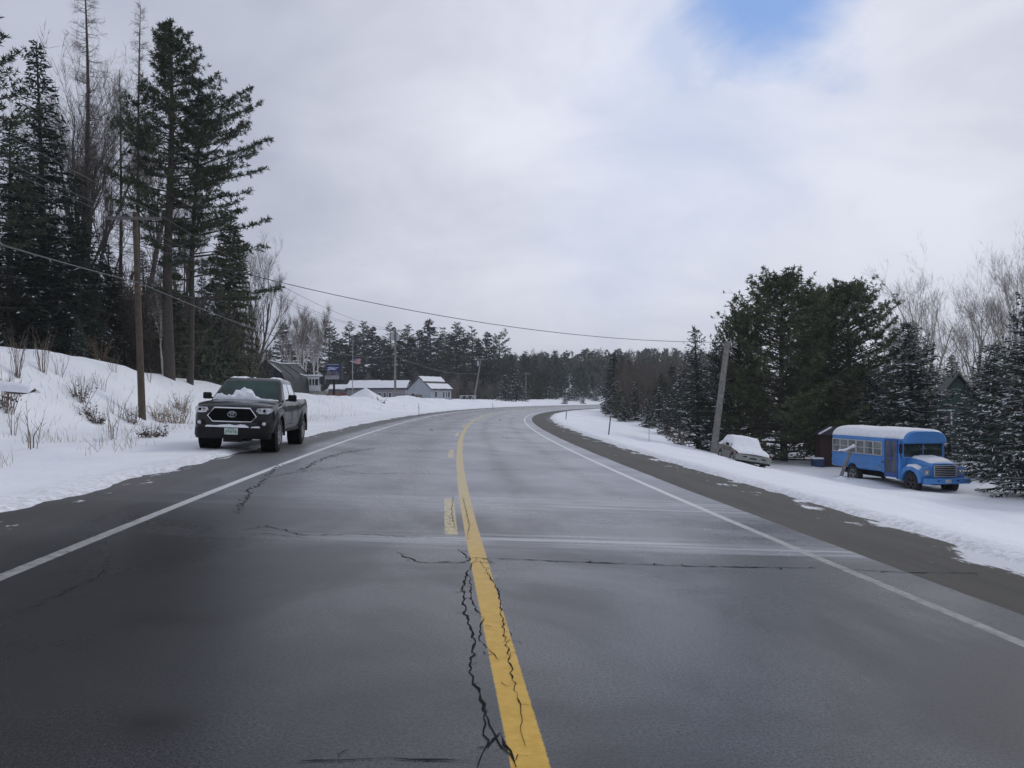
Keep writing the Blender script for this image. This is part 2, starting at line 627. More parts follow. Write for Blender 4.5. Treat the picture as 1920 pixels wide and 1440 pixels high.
def crack(pix, width=.012, jit=.03, step=.06, sdpts=None):
    pts = sdpts or [px_road(*p) for p in pix]
    path = []
    for (s0, d0), (s1, d1) in zip(pts[:-1], pts[1:]):
        n = max(2, int(math.hypot(s1 - s0, d1 - d0) / step))
        for i in range(n):
            t = i / n
            path.append((s0 + (s1 - s0) * t + rng.uniform(-jit, jit), d0 + (d1 - d0) * t + rng.uniform(-jit, jit)))
    path.append(pts[-1])
    xyz = []
    for s, d in path:
        x, y = sd_to_xy(s, d)
        xyz.append(Vector((float(x), float(y), BANK * d + .004)))
    L, R = [], []
    for i, p in enumerate(xyz):
        t = xyz[min(i + 1, len(xyz) - 1)] - xyz[max(i - 1, 0)]
        t.normalize()
        nrm = Vector((-t.y, t.x, 0))
        k = width * .78 * rng.choice((.3, .5, .7, .9, 1.0, 1.5)) * min(1, .3 + 4 * min(i, len(xyz) - 1 - i) / len(xyz)) / 2
        L.append(p + nrm * k)
        R.append(p - nrm * k)
    if sdpts is None and step <= .06:
        for (s, d) in path[2::5]:           # crumbs and spurs along the crack
            if rng.random() < .55:
                a_ = rng.uniform(0, 6.28)
                crack(None, width * .55, .006, .03, [(s, d), (s + .07 * math.cos(a_), d + .05 * math.sin(a_)), (s + .11 * math.cos(a_ + .6), d + .08 * math.sin(a_ + .6))])
    CR.loft([[a, b] for a, b in zip(L, R)], closed=False, caps=False)


crack([(893, 1046), (868, 1090), (872, 1150), (890, 1210), (880, 1260), (905, 1320), (912, 1400), (895, 1440)], .015, .014)
crack([(880, 1075), (885, 1130), (905, 1160), (900, 1200), (935, 1240)], .011, .012)
crack([(912, 1400), (935, 1375), (965, 1430)], .014, .01)
crack([(905, 1320), (930, 1380), (968, 1440)], .010, .01)
crack([(560, 1430), (700, 1422), (800, 1424), (900, 1428)], .014, .010)
crack([(893, 1046), (990, 1050), (1130, 1056), (1300, 1062), (1530, 1066)], .026, .014)
crack([(1560, 1066), (1700, 1074), (1840, 1075)], .022, .012)
crack([(745, 1035), (785, 1055), (870, 1055), (893, 1046)], .020, .03)
crack([(860, 1030), (880, 1050)], .016, .02)
for pl_ in ([(900, 1050), (935, 1110), (945, 1180), (955, 1240), (975, 1330), (985, 1400)], [(885, 1052), (925, 1056), (905, 1046)], [(940, 1205), (958, 1203)], [(868, 930), (880, 985), (876, 1010)], [(850, 930), (847, 960), (853, 990)]):
    crack(pl_, .009, .012, .05)
crack([(420, 1000), (500, 985), (560, 1003), (700, 1003), (860, 1012)], .016, .04)
crack([(440, 1010), (500, 1000), (590, 1012)], .012, .04)
crack([(440, 965), (465, 925), (500, 895), (520, 872), (560, 868)], .030, .07)
crack([(500, 895), (560, 885), (700, 868)], .022, .07)
crack([(620, 880), (680, 888), (860, 888)], .024, .06)
crack([(560, 885), (600, 862), (640, 850), (720, 838)], .035, .09)
crack([(205, 1040), (195, 1075), (100, 1120), (30, 1150)], .010, .03)
crack([(870, 882), (1000, 880), (1150, 878)], .022, .05)
for _ in range(26):
    s0 = rng.uniform(16, 75)
    d0 = rng.choice([-3.3, -2.2, -1.4, -.4, .5, 1.8])
    ln = rng.uniform(.6, 2.2)
    if rng.random() < .55:
        crack(None, .02 + s0 * .0009, .07, .15, [(s0, d0), (s0 + rng.uniform(-.4, .4), min(3.4, d0 + ln))])
    else:
        crack(None, .02 + s0 * .0007, .08, .15, [(s0, d0), (s0 + ln * 2, d0 + rng.uniform(-.3, .3))])
CRM = mat("crack_tar", (.014, .014, .014), .9, spec=.1)
tag(CR.build("road_crack", CRM, smooth=None, fix=False), kind='structure')

# snow dust caught beside the lane edges is part of the asphalt's own surface (see make_road_mat)

# ---------------------------------------------------------------- trees
BARK = mat("bark", (.060, .050, .042), .9, var=.4, scale=9, bump=.4)
BARK_G = mat("grey_bark", (.125, .112, .100), .9, var=.35, scale=9)
BARK_B = mat("birch_bark", (.46, .44, .41), .8, var=.3, scale=5, dirt=((.06, .05, .05), .7))
TWIG = mat("twig", (.115, .095, .082), .9, var=.3, scale=3)


def leaf_mat(name, a, b_):
    m, nt, b = new_mat(name)
    co = nt.coord()
    f = nt.noise(co, .9, 3, .6)
    g = nt.noise(co, 7, 3, .6)
    k = nt.rng(nt.add(nt.mul(f, .6), nt.mul(g, .4)), .34, .66)
    nt.put(b.inputs['Base Color'], nt.mix(k, a, b_))
    b.inputs['Roughness'].default_value = .65
    b.inputs['Specular IOR Level'].default_value = .2
    return m


PINE_M = leaf_mat("pine_needles", (.028, .044, .026), (.078, .098, .052))
OLIVE_M = leaf_mat("olive_needles", (.040, .060, .030), (.125, .145, .072))
SPRUCE_M = leaf_mat("spruce_needles", (.024, .038, .030), (.058, .078, .058))
FIR_M = leaf_mat("fir_needles", (.024, .038, .030), (.055, .072, .054))
RUST_M = leaf_mat("dead_leaves", (.13, .065, .025), (.22, .12, .05))
FLAKE = mat("settled_snow", (.84, .855, .89), .8, var=.05)


class Cards:
    def __init__(self):
        self.q, self.mi = [], []

    def add(self, P, U, V, L, W, mi=0, mid=.45):
        """Arrays: base points P, unit axes U (length) and V (width)."""
        L = np.asarray(L)[..., None]
        W = np.asarray(W)[..., None]
        a = P
        b = P + U * L * mid + V * W * .5
        c = P + U * L
        d = P + U * L * mid - V * W * .5
        self.q.append(np.stack([a, b, c, d], 1))
        self.mi.append(np.full(len(P), mi))

    def mesh(self, name, mats):
        q = np.concatenate(self.q)
        mi = np.concatenate(self.mi)
        n = len(q)
        me = bpy.data.meshes.new(name)
        me.vertices.add(n * 4)
        me.vertices.foreach_set('co', q.reshape(-1).astype(np.float32))
        me.loops.add(n * 4)
        me.loops.foreach_set('vertex_index', np.arange(n * 4, dtype=np.int32))
        me.polygons.add(n)
        me.polygons.foreach_set('loop_start', np.arange(0, n * 4, 4, dtype=np.int32))
        me.polygons.foreach_set('loop_total', np.full(n, 4, dtype=np.int32))
        for m_ in mats:
            me.materials.append(m_)
        me.polygons.foreach_set('material_index', mi.astype(np.int32))
        me.update(calc_edges=True)
        return me


def unit(a):
    return a / np.maximum(np.linalg.norm(a, axis=-1, keepdims=True), 1e-9)


def make_conifer(name, seed, h=10.0, r=2.6, whorl=.26, per=6, clear=.04, droop=.35, upturn=.0, needle=(.42, .085), dens=1.0, snow=0.0,
                 shape=.85, leaf=None, bark=None, bare_low=0.0, gaps=.06):
    """Spruce or fir: whorls of flat drooping fronds. Returns trunk and crown meshes."""
    rs = np.random.RandomState(seed)
    T, C = MB(), Cards()
    bend = rs.uniform(-.012, .012, 2)
    tr = .013 * h + .03
    zt = np.linspace(0, h, 9)
    T.tube([(bend[0] * z * z / h * 2, bend[1] * z * z / h * 2, z - .4 * (z == 0)) for z in zt], [tr * (1 - z / h) ** .9 + .012 for z in zt], 8)
    z = h * clear
    while z < h * .985:
        t = (z - h * clear) / (h * (1 - clear))
        prof = r * ((1 - t) ** shape) * (.72 + .28 * min(1, t * 6 + .35)) + .10
        k = max(3, int(round(per * (1 - .35 * t))))
        a0 = rs.uniform(0, 2 * PI)
        for j in range(k):
            if rs.rand() < gaps:
                continue
            a = a0 + 2 * PI * j / k + rs.normal(0, .22)
            L = prof * rs.uniform(.72, 1.14)
            zz = z + rs.normal(0, whorl * .35)
            o = np.array([bend[0] * zz * zz / h * 2, bend[1] * zz * zz / h * 2, zz])
            rad = np.array([math.cos(a), math.sin(a), 0])
            side = np.array([-math.sin(a), math.cos(a), 0])
            rise = .55 * t + .12 - droop * .3 * (1 - t)
            n = max(4, int(L / .135 * dens))
            u = np.linspace(.08, 1, n)
            zc = L * (rise * u - droop * (1 - .5 * t) * u ** 2 + upturn * u ** 3)
            B = o + rad * (L * u)[:, None] + np.array([0, 0, 1]) * zc[:, None]
            if L > .9:
                T.tube([o, o + (B[n // 2] - o), B[-1]], [.018 + .008 * L, .012, .004], 3, caps=False)
            if t < bare_low and rs.rand() < .85:
                continue
            tan = unit(np.gradient(B, axis=0))
            for sgn in (-1, 1):
                ll = needle[0] * (.35 + 1.15 * np.sin(PI * (.18 + .80 * u)) * min(1, L / 1.4)) * rs.uniform(.6, 1.25, n)
                ww = needle[1] * rs.uniform(.6, 1.35, n)
                U = unit(tan * rs.uniform(.45, .95, n)[:, None] + sgn * side * rs.uniform(.7, 1.1, n)[:, None] + np.array([0, 0, 1]) * rs.normal(-.18, .22, n)[:, None])
                V = unit(np.cross(U, np.array([0, 0, 1]) + rs.normal(0, .55, (n, 3))))
                C.add(B, U, V, ll, ww)
                if snow > 0:
                    clump = 0.5 + .5 * math.sin(a * 3 + zz * 2.1)
                    keep = rs.rand(n) < snow * (.35 + .9 * clump) * (.45 + .75 * u)
                    if keep.any():
                        C.add(B[keep] + np.array([0, 0, .028]), U[keep], V[keep], ll[keep] * rs.uniform(.55, 1.0, keep.sum()), ww[keep] * rs.uniform(.7, 1.3, keep.sum()), 1)
            # short hanging sprays beneath the frond
            m_ = rs.rand(n) < .7
            if m_.any():
                U = unit(tan[m_] * .6 + rs.normal(0, .45, (m_.sum(), 3)) + np.array([0, 0, -.55]))
                V = unit(np.cross(U, rs.normal(0, 1, (m_.sum(), 3))))
                C.add(B[m_], U, V, needle[0] * rs.uniform(.35, .8, m_.sum()), needle[1] * rs.uniform(.7, 1.2, m_.sum()))
        z += whorl * rs.uniform(.75, 1.3) * (1 - .35 * t)
    top = np.array([[bend[0] * h * 2, bend[1] * h * 2, h * .96]] * 5)
    U = unit(rs.normal(0, .25, (5, 3)) + np.array([0, 0, 1]))
    C.add(top, U, unit(np.cross(U, rs.normal(0, 1, (5, 3)))), np.full(5, h * .04 + .15), np.full(5, .07))
    return T.mesh(name + "_trunk", bark or BARK, 60, False), C.mesh(name + "_crown", [leaf or SPRUCE_M, FLAKE]), h


def make_pine(name, seed, h=18.0, r=3.2, clear=.42, whorl=.75, per=5, tuft=7, blade=(.26, .035), dens=1.0, snow=0.0, leaf=None, profile=None,
              dead=True, lean=(0, 0), side_bias=None, bark=None, tufts=None, upturn=.22, trunk_r=None):
    """White pine: long level limbs in tiers with tufts of needles on their outer parts."""
    rs = np.random.RandomState(seed)
    T, C = MB(), Cards()
    tr = trunk_r or .0135 * h + .03
    pt = lambda z: np.array([lean[0] * z + .12 * math.sin(z * .35 + seed), lean[1] * z, z])
    zt = np.linspace(0, h, 14)
    T.tube([pt(z) - np.array([0, 0, .5 * (z == 0)]) for z in zt], [tr * (1 - z / h) ** .8 + .015 for z in zt], 10)
    if dead:
        z = h * .12
        while z < h * clear:
            a = rs.uniform(0, 2 * PI)
            L = rs.uniform(.5, 1.0) * r * .75
            o = pt(z)
            e = o + np.array([math.cos(a), math.sin(a), rs.uniform(-.15, .1)]) * L
            mp = (o + e) / 2 + np.array([0, 0, rs.uniform(0, .15)])
            T.tube([o, mp, e], [.028, .016, .004], 3, caps=False)
            for q in range(6):
                t_ = rs.uniform(.3, 1)
                b0 = o + (e - o) * t_
                b1 = b0 + rs.normal(0, .33, 3) + np.array([math.cos(a), math.sin(a), 0]) * .25
                T.tube([b0, b1], [.008, .003], 3, caps=False)
            z += rs.uniform(.12, .38)
    z = h * clear
    while z < h * .97:
        t = (z - h * clear) / (h * (1 - clear))
        pr = profile(t) if profile else (1 - t) ** .6 * (.55 + .45 * min(1, t * 4))
        a0 = rs.uniform(0, 2 * PI)
        for j in range(per):
            a = a0 + 2 * PI * j / per + rs.normal(0, .3)
            L = r * pr * rs.uniform(.55, 1.2) + .25
            if side_bias:
                L *= 1 + side_bias[0] * math.cos(a - side_bias[1])
            if L < .2:
                continue
            zz = z + rs.normal(0, whorl * .22)
            o = pt(zz)
            rad = np.array([math.cos(a), math.sin(a), 0])
            side = np.array([-math.sin(a), math.cos(a), 0])
            rise = .10 + .75 * t ** 1.5 + rs.normal(0, .06)
            f = lambda u: o + rad * (L * u) + side * (.06 * L * math.sin(3 * u + seed)) + np.array([0, 0, L * (rise * u - .16 * u * u + upturn * u ** 4)])
            T.tube([f(u) for u in (0, .35, .7, 1)], [.012 + .012 * L, .010 + .007 * L, .012, .005], 4, caps=False)
            nt_ = int((5 + L * 4.6) * dens)
            us = rs.uniform(.30 if L > 1.2 else .1, 1.03, nt_) ** .8
            for u in us:
                b = f(min(u, 1))
                w_ = rs.normal(0, .30 * min(1, L / 2)) * (1.25 - .5 * u)
                p = b + side * w_ + rad * abs(w_) * .5 + np.array([0, 0, rs.uniform(-.02, .16)])
                if abs(w_) > .12:
                    T.tube([b, p], [.008, .004], 3, caps=False)
                n = tuft
                dirs = unit(rs.normal(0, .75, (n, 3)) + rad * .45 + side * np.sign(w_) * .35 + np.array([0, 0, .38]))
                V = unit(np.cross(dirs, rs.normal(0, 1, (n, 3))))
                C.add(np.repeat(p[None], n, 0) - dirs * .05, dirs, V, blade[0] * rs.uniform(.7, 1.3, n), blade[1] * rs.uniform(.7, 1.4, n), 0, .55)
                if snow and rs.rand() < snow:
                    k = 3
                    dd = unit(rs.normal(0, 1, (k, 3)) * np.array([1, 1, .15]))
                    C.add(np.repeat(p[None], k, 0) + np.array([0, 0, .07]), dd, unit(np.cross(dd, np.array([0, 0, 1.0]))), np.full(k, .22), np.full(k, .10), 1)
        z += whorl * rs.uniform(.7, 1.3) * (1 - .55 * t)
    for k in range(int(5 + 3 * dens)):      # the leader
        p = pt(h * (1 - .06 * rs.rand()))
        dirs = unit(rs.normal(0, .55, (tuft, 3)) + np.array([0, 0, .8]))
        C.add(np.repeat(p[None], tuft, 0), dirs, unit(np.cross(dirs, rs.normal(0, 1, (tuft, 3)))), blade[0] * rs.uniform(.8, 1.5, tuft), blade[1] * rs.uniform(.8, 1.4, tuft), 0, .55)
    return T.mesh(name + "_trunk", bark or BARK, 60, False), C.mesh(name + "_crown", [leaf or PINE_M, FLAKE]), h


def make_bare(name, seed, h=14.0, stems=1, spread=.5, levels=4, bark=None, twigs=7, fan=.55, tr=None, clear=.3, twig_mat=None, tl=.55, tw=.012):
    """Leafless hardwood: limbs divide and end in sprays of fine twigs."""
    rs = np.random.RandomState(seed)
    T, C = MB(), Cards()

    def grow(p, d, L, rad, lev):
        n = 4
        pts, rr = [p], [rad]
        q, dd = p.copy(), d.copy()
        for i in range(n):
            dd = unit(dd + rs.normal(0, .10, 3) + np.array([0, 0, .06]))
            q = q + dd * L / n
            pts.append(q)
            rr.append(rad * (1 - .5 * (i + 1) / n))
        T.tube(pts, rr, 6 if lev == 0 else (4 if lev == 1 else 3), caps=False)
        if lev < levels:
            k = rs.randint(3, 6) if lev else rs.randint(5, 8)
            for j in range(k):
                t_ = rs.uniform(clear if lev == 0 else .25, 1.0)
                fi = t_ * n
                i = min(n - 1, int(fi))
                b = pts[i] + (pts[i + 1] - pts[i]) * (fi - i)
                side_ = unit(np.cross(dd, rs.normal(0, 1, 3)))
                nd = unit(d * 1.0 + side_ * fan * rs.uniform(.7, 1.4) + np.array([0, 0, .25]))
                grow(b, nd, L * rs.uniform(.42, .68) * (1.15 - .45 * t_ if lev == 0 else 1), rad * (1 - .55 * t_) * .55, lev + 1)
        if lev >= levels - 2:
            m_ = twigs
            idx = rs.randint(1, n + 1, m_)
            P = np.array([pts[i] for i in idx])
            U = unit(dd + rs.normal(0, .5, (m_, 3)) + np.array([0, 0, .3]))
            V = unit(np.cross(U, rs.normal(0, 1, (m_, 3))))
            C.add(P, U, V, tl * rs.uniform(.5, 1.4, m_), np.full(m_, tw), 0, .2)

    for s_ in range(stems):
        a = 2 * PI * s_ / max(1, stems) + rs.uniform(0, 1)
        sp = spread * (1 if stems > 1 else .1)
        d0 = unit(np.array([math.cos(a) * sp, math.sin(a) * sp, 1.0]))
        grow(np.array([math.cos(a) * .12 * (stems > 1), math.sin(a) * .12 * (stems > 1), -.3]), d0, h * rs.uniform(.60, .72), (tr or .011 * h + .02), 0)
    return T.mesh(name + "_trunk", bark or BARK_G, 60, False), C.mesh(name + "_twigs", [twig_mat or TWIG]), h


def make_larch(name, seed, h=22.0, r=2.0, bark=None):
    """Leafless tamarack: one straight stem, many short level shoots."""
    rs = np.random.RandomState(seed)
    T, C = MB(), Cards()
    zt = np.linspace(0, h, 12)
    pt = lambda z: np.array([.1 * math.sin(z * .3 + seed), .1 * math.cos(z * .23), z])
    T.tube([pt(z) - np.array([0, 0, .4 * (z == 0)]) for z in zt], [(.0075 * h + .02) * (1 - z / h) ** .8 + .02 for z in zt], 8)
    z = h * .28
    while z < h:
        t = z / h
        L = r * (1 - t) ** .6 * rs.uniform(.4, 1.15) + .25
        a = rs.uniform(0, 2 * PI)
        o = pt(z)
        rad = np.array([math.cos(a), math.sin(a), rs.uniform(-.1, .45)])
        e = o + rad * L
        T.tube([o, o + rad * L * .5 - np.array([0, 0, .05 * L]), e + np.array([0, 0, .08 * L])], [.012 + .010 * L, .010, .004], 3, caps=False)
        n = int(9 + L * 10)
        u = rs.uniform(.15, 1, n)
        P = o + rad * (L * u)[:, None]
        U = unit(rs.normal(0, .7, (n, 3)) + rad * .5)
        C.add(P, U, unit(np.cross(U, rs.normal(0, 1, (n, 3)))), rs.uniform(.18, .6, n), np.full(n, .016), 0, .3)
        z += rs.uniform(.05, .13)
    return T.mesh(name + "_trunk", bark or BARK, 60, False), C.mesh(name + "_twigs", [TWIG]), h


PROTO = {}
# big near ones
PROTO['white_pine'] = [make_pine("white_pine", 3, 18.7, 2.75, .38, .56, 5, 11, dens=2.1, blade=(.26, .034),
                       profile=lambda t: (.62 + .5 * math.sin(PI * min(1, t * 1.25 + .1))) * (1 - t ** 3.2) * (1 if t > .06 else .7), side_bias=(.18, 0))]
PROTO['leaning_pine'] = [make_pine("leaning_pine", 8, 15.0, 3.1, .30, .80, 4, 11, dens=2.4, blade=(.26, .034), lean=(.05, 0), side_bias=(.5, 0),
                         profile=lambda t: (.95 - .45 * t), upturn=.12, trunk_r=.17)]
PROTO['edge_pine'] = [make_pine("edge_pine", 12, 15.5, 2.6, .35, .8, 4, 8, dens=1.0, blade=(.3, .045))]
PROTO['bushy_pine'] = [make_pine("bushy_pine", s_, 12.5, 3.9, .03, .42, 7, 9, blade=(.27, .046), dens=1.3, leaf=OLIVE_M, dead=False, snow=.012,
                       profile=lambda t: (.88 + .14 * math.sin(t * 11)) * (1 - t ** 2.6) + .06, upturn=.34) for s_ in (21, 22)]
PROTO['hemlock'] = [make_conifer("hemlock", 31, 13, 2.7, .26, 6, .08, .35, dens=1.1, needle=(.55, .13), leaf=OLIVE_M, shape=.55)]
PROTO['tall_spruce'] = [make_conifer("tall_spruce", s_, 17, 2.9, .34, 6, .10, .42, dens=.9, needle=(.55, .10), snow=.10, shape=.8) for s_ in (41, 42)]
PROTO['snowy_spruce'] = [make_conifer("snowy_spruce", s_, 9.0, 2.9, .24, 7, .05, .32, upturn=.16, dens=1.1, needle=(.42, .085), snow=.55, leaf=FIR_M, shape=.75) for s_ in (51, 52, 53)]
PROTO['young_spruce'] = [make_conifer("young_spruce", 55, 8.0, 1.9, .22, 6, .02, .26, upturn=.10, dens=1.1, needle=(.36, .075), snow=.22, shape=.85)]
# smaller numbers of faces for the middle distance
PROTO['mid_spruce'] = [make_conifer("mid_spruce", s_, 12, 2.1, .40, 6, .03, .30, dens=.7, needle=(.66, .19), shape=.85, snow=.03) for s_ in (61, 62, 63)]
PROTO['mid_snowy'] = [make_conifer("mid_snowy", s_, 6, 1.9, .30, 6, .02, .28, dens=.8, needle=(.48, .12), snow=.42, shape=.8) for s_ in (65, 66)]
PROTO['mid_pine'] = [make_conifer("mid_pine", s_, 15, 2.9, .72, 6, .06, .10, upturn=.16, dens=.95, needle=(.75, .20), shape=.66, gaps=.16, leaf=PINE_M) for s_ in (71, 72, 73)]
PROTO['round_pine'] = [make_pine("mid_pine", s_, 15, 2.9, .12, .80, 6, 7, blade=(.44, .095), dens=1.15, dead=False, upturn=.20, profile=lambda t: (1 - t) ** .95 * (1.05 + .22 * math.sin(t * 23)) + .03) for s_ in (71, 72, 73)]
PROTO['gaunt_pine'] = [make_pine("gaunt_pine", 75, 14, 3.0, .22, 1.0, 4, 6, blade=(.42, .09), dens=.8, dead=False, upturn=.35, profile=lambda t: 1 - .75 * t)]
PROTO['larch_thin'] = []
PROTO['grey_hardwood'] = [make_bare("grey_hardwood", s_, 15, 2, .14, 4, fan=.40, twigs=6, tl=.65, tw=.014) for s_ in (81, 82)]
PROTO['poplar'] = [make_bare("poplar", s_, 13, 3, .17, 4, fan=.56, twigs=3, tl=.6, tw=.014, clear=.35, twig_mat=mat("poplar_twig", (.19, .172, .16), .9), bark=mat("poplar_bark", (.30, .28, .24), .85, var=.25, scale=4)) for s_ in (84, 85)]
PROTO['birch'] = [make_bare("birch", s_, 12, 2, .14, 3, bark=BARK_B, fan=.36, twigs=12, tl=1.0, tw=.020, clear=.4) for s_ in (87, 88)]
PROTO['larch'] = [make_larch("larch", s_, 22, 2.3) for s_ in (91, 92)]


def tree(kind, px, py, Y, label, group=None, rot=None, wide=1.0, name=None, var=0, crown='crown', lean=0.0, cat='tree', sink=.1):
    """Stand a tree at distance Y so that its top reaches photo row py in column px."""
    P = PROTO[kind]
    tm, cm, h0 = P[var % len(P)]
    x = (px - 960) * Y / F
    g = gz(x, Y) - sink
    top = EYE + (HOR - py) * Y / F
    k = (top - g) / h0
    t = thing(name or kind, label, cat, (x, Y, g), (rng.uniform(0, 6.28) if rot is None else rot), group)
    t.scale = (k * wide, k * wide, k)
    t.rotation_euler.y = lean
    link('trunk', tm, t)
    link(crown, cm, t)
    return t


# --- near left wood
tree('white_pine', 318, 42, 45, "tallest full green pine with a thick straight trunk behind the brown utility pole", rot=0.0, name='white_pine')
tree('leaning_pine', 352, 195, 47, "thinner pine leaning over the road with long flat boughs on one side", rot=0.0, name='white_pine')
tree('edge_pine', -22, 40, 40, "pine cut by the photo's edge with two dark boughs against the sky", rot=.4, name='white_pine')
tree('tall_spruce', 84, 82, 47, "tall dark spruce with a thin tip standing before the leafless larch", name='spruce_tree')
tree('tall_spruce', 20, 230, 44, "dark shaggy spruce below the pine with two boughs against the sky", var=1, name='spruce_tree', wide=1.25)
tree('tall_spruce', 150, 330, 45, "dark spruce dusted with snow between two bare trunks", var=1, name='spruce_tree', wide=1.15)
tree('tall_spruce', 205, 455, 50, "shorter dark spruce behind the crossarm of the brown utility pole", name='spruce_tree', wide=1.2)
tree('hemlock', 428, 400, 62, "dense dark hemlock closing the end of the wood by the dark shed", name='hemlock_tree', wide=.82)
tree('hemlock', 436, 560, 72, "low dark hemlock at the very end of the wood", name='hemlock_tree', wide=.9)
tree('larch', 160, -40, 52, "tallest leafless larch rising out of the frame", name='larch_tree', crown='twigs', rot=1.0)
tree('larch', 258, 18, 50, "slender leafless larch with a bare tip left of the big pine".replace("left of", "beside"), name='larch_tree', crown='twigs', var=1, wide=.7, lean=.035)
tree('larch', 225, 130, 56, "short leafless larch between the two taller larches", name='larch_tree', crown='twigs', wide=.8, rot=2.2)
tree('grey_hardwood', 190, 130, 53, "many-branched grey hardwood with fine bare twigs behind the crossarm", name='bare_tree', crown='twigs')
tree('grey_hardwood', 235, 190, 55, "grey bare tree just beside the big pine's crown", name='bare_tree', crown='twigs', var=1)
tree('grey_hardwood', 470, 450, 72, "bare hardwood spreading fine twigs at the roadward end of the wood", name='bare_tree', crown='twigs', var=0, wide=.9, rot=1.2)
tree('grey_hardwood', 330, 330, 58, "bare grey tree seen between the two big pine trunks", name='bare_tree', crown='twigs', wide=.8)
tree('grey_hardwood', 128, 215, 56, "bare grey tree half hidden behind the dark spruce tip", name='bare_tree', crown='twigs', wide=.9)
tree('birch', 306, 520, 47, "small white-stemmed birch beside the big pine trunk", name='birch_tree', crown='twigs', wide=.55)
tree('young_spruce', 148, 596, 38, "small young spruce at the top of the snowy bank", name='spruce_tree', wide=1.1)
INF = "dark spruce crowded into the shade behind the near trees of the wood"
for i, (px, py, Y) in enumerate([(-60, 330, 50), (-20, 400, 56), (50, 330, 58), (110, 400, 60), (165, 430, 62), (230, 520, 62), (275, 470, 66), (330, 500, 64), (380, 520, 66), (425, 560, 68), (480, 630, 74), (-100, 250, 60), (60, 480, 52), (-40, 520, 46), (120, 520, 54), (500, 655, 84)]):
    tree('tall_spruce', px, py, Y, INF, "spruces in the shade of the wood", var=i, name='spruce_tree', wide=1.25)


# --- right-hand trees
tree('bushy_pine', 1468, 518, 57, "big bushy pine with the raggedest tallest top beyond the snow-covered car", rot=.5, name='bushy_pine', wide=1.2)
tree('bushy_pine', 1590, 534, 59, "broad dense pine right behind the rear of the blue bus", rot=2.1, var=1, name='bushy_pine', wide=1.1)
tree('bushy_pine', 1385, 585, 61, "lower loose pine just behind the leaning grey pole", rot=4.0, name='bushy_pine', wide=.7)
tree('bushy_pine', 1528, 548, 70, "pine filling the gap between the two big pines", rot=1.0, var=1, name='bushy_pine', wide=.8)
tree('young_spruce', 1309, 612, 55, "narrow pointed spruce with snow on its lower boughs beside the leaning grey pole", name='spruce_tree', wide=1.12)
tree('snowy_spruce', 1345, 640, 60, "spruce half hidden behind the narrow pointed spruce", name='spruce_tree', wide=.7)
tree('snowy_spruce', 1712, 606, 52, "snow-laden spruce rising just behind the blue bus roof", name='spruce_tree', var=1, wide=1.25)
tree('snowy_spruce', 1640, 690, 55, "small snow-laden spruce between the dense pine and the bus roof", name='spruce_tree', var=2, wide=.8)
tree('snowy_spruce', 1942, 520, 37, "big snowy spruce cut by the photo's edge beyond the bus bonnet", name='spruce_tree', var=0, wide=.98)
tree('snowy_spruce', 1860, 645, 47, "full snowy spruce standing next to the bus bonnet", name='spruce_tree', var=2, wide=1.22)
tree('poplar', 1752, 486, 74, "tall pale poplar with a double bare crown behind the snow-laden spruce", name='poplar_tree', crown='twigs', wide=1.0)
tree('poplar', 1826, 520, 80, "bare poplar in the middle of the row behind the bus", name='poplar_tree', crown='twigs', var=1, wide=.95)
tree('poplar', 1893, 452, 72, "tallest narrow bare poplar above the big snowy spruce", name='poplar_tree', crown='twigs', var=1, wide=.7)
tree('grey_hardwood', 1690, 600, 95, "short bare tree in the gap beside the dense pine", name='bare_tree', crown='twigs')
for i, (px, py, Y) in enumerate([(1600, 690, 88), (1660, 680, 96), (1730, 690, 100), (1790, 665, 104), (1850, 672, 98), (1905, 650, 96), (1960, 640, 90), (1500, 690, 84), (1430, 690, 88), (1560, 700, 92)]):
    tree('mid_spruce', px, py, Y, "dark spruce in the far line seen between the trees around the bus", "spruces beyond the bus", var=i, name='spruce_tree', wide=1.5)

# --- trees behind the buildings
NAMED = [
    ('mid_spruce', 529, 606, 128, "lone narrow spruce standing above the dark shed", 1.0),
    ('mid_spruce', 565, 620, 122, "short pointed spruce between the white birches", 1.1),
    ('mid_pine', 617, 602, 150, "full spruce-like pine right behind the blue sign", .95),
    ('mid_pine', 655, 606, 158, "first pine of the dark pair above the flag", .85),
    ('mid_pine', 682, 602, 162, "second and taller pine of the dark pair beside the flagpole", .8),
    ('mid_spruce', 697, 612, 150, "narrow spruce hugging the dark pair of pines", 1.0),
    ('mid_pine', 733, 607, 155, "pine directly behind the pole carrying the transformers", .85),
    ('mid_pine', 764, 609, 160, "dense pine above the end gable of the long low house", .8),
    ('mid_spruce', 786, 618, 150, "slim spruce just before the pointed spruce behind the gabled house", 1.1),
    ('mid_spruce', 809, 598, 156, "sharply pointed tall spruce behind the gabled house", 1.1),
    ('mid_pine', 856, 604, 165, "broadest and highest pine behind the gabled house", .95),
    ('mid_pine', 886, 611, 170, "pine above the leaning utility pole", .85),
    ('mid_spruce', 911, 622, 168, "slim ragged spruce beside the gaunt pine", 1.0),
    ('gaunt_pine', 936, 630, 172, "gaunt pine with wide separate boughs ending the row behind the houses", 1.0),
    ('mid_pine', 832, 614, 172, "pine squeezed between the pointed spruce and the broadest pine", .8),
]
for i, (k, px, py, Y, lab, wd) in enumerate(NAMED):
    tree(k, px, py, Y * 1.5, lab, "trees behind the houses", var=i, name={'mid_spruce': 'spruce_tree'}.get(k, 'pine_tree'), wide=wd * 1.5)
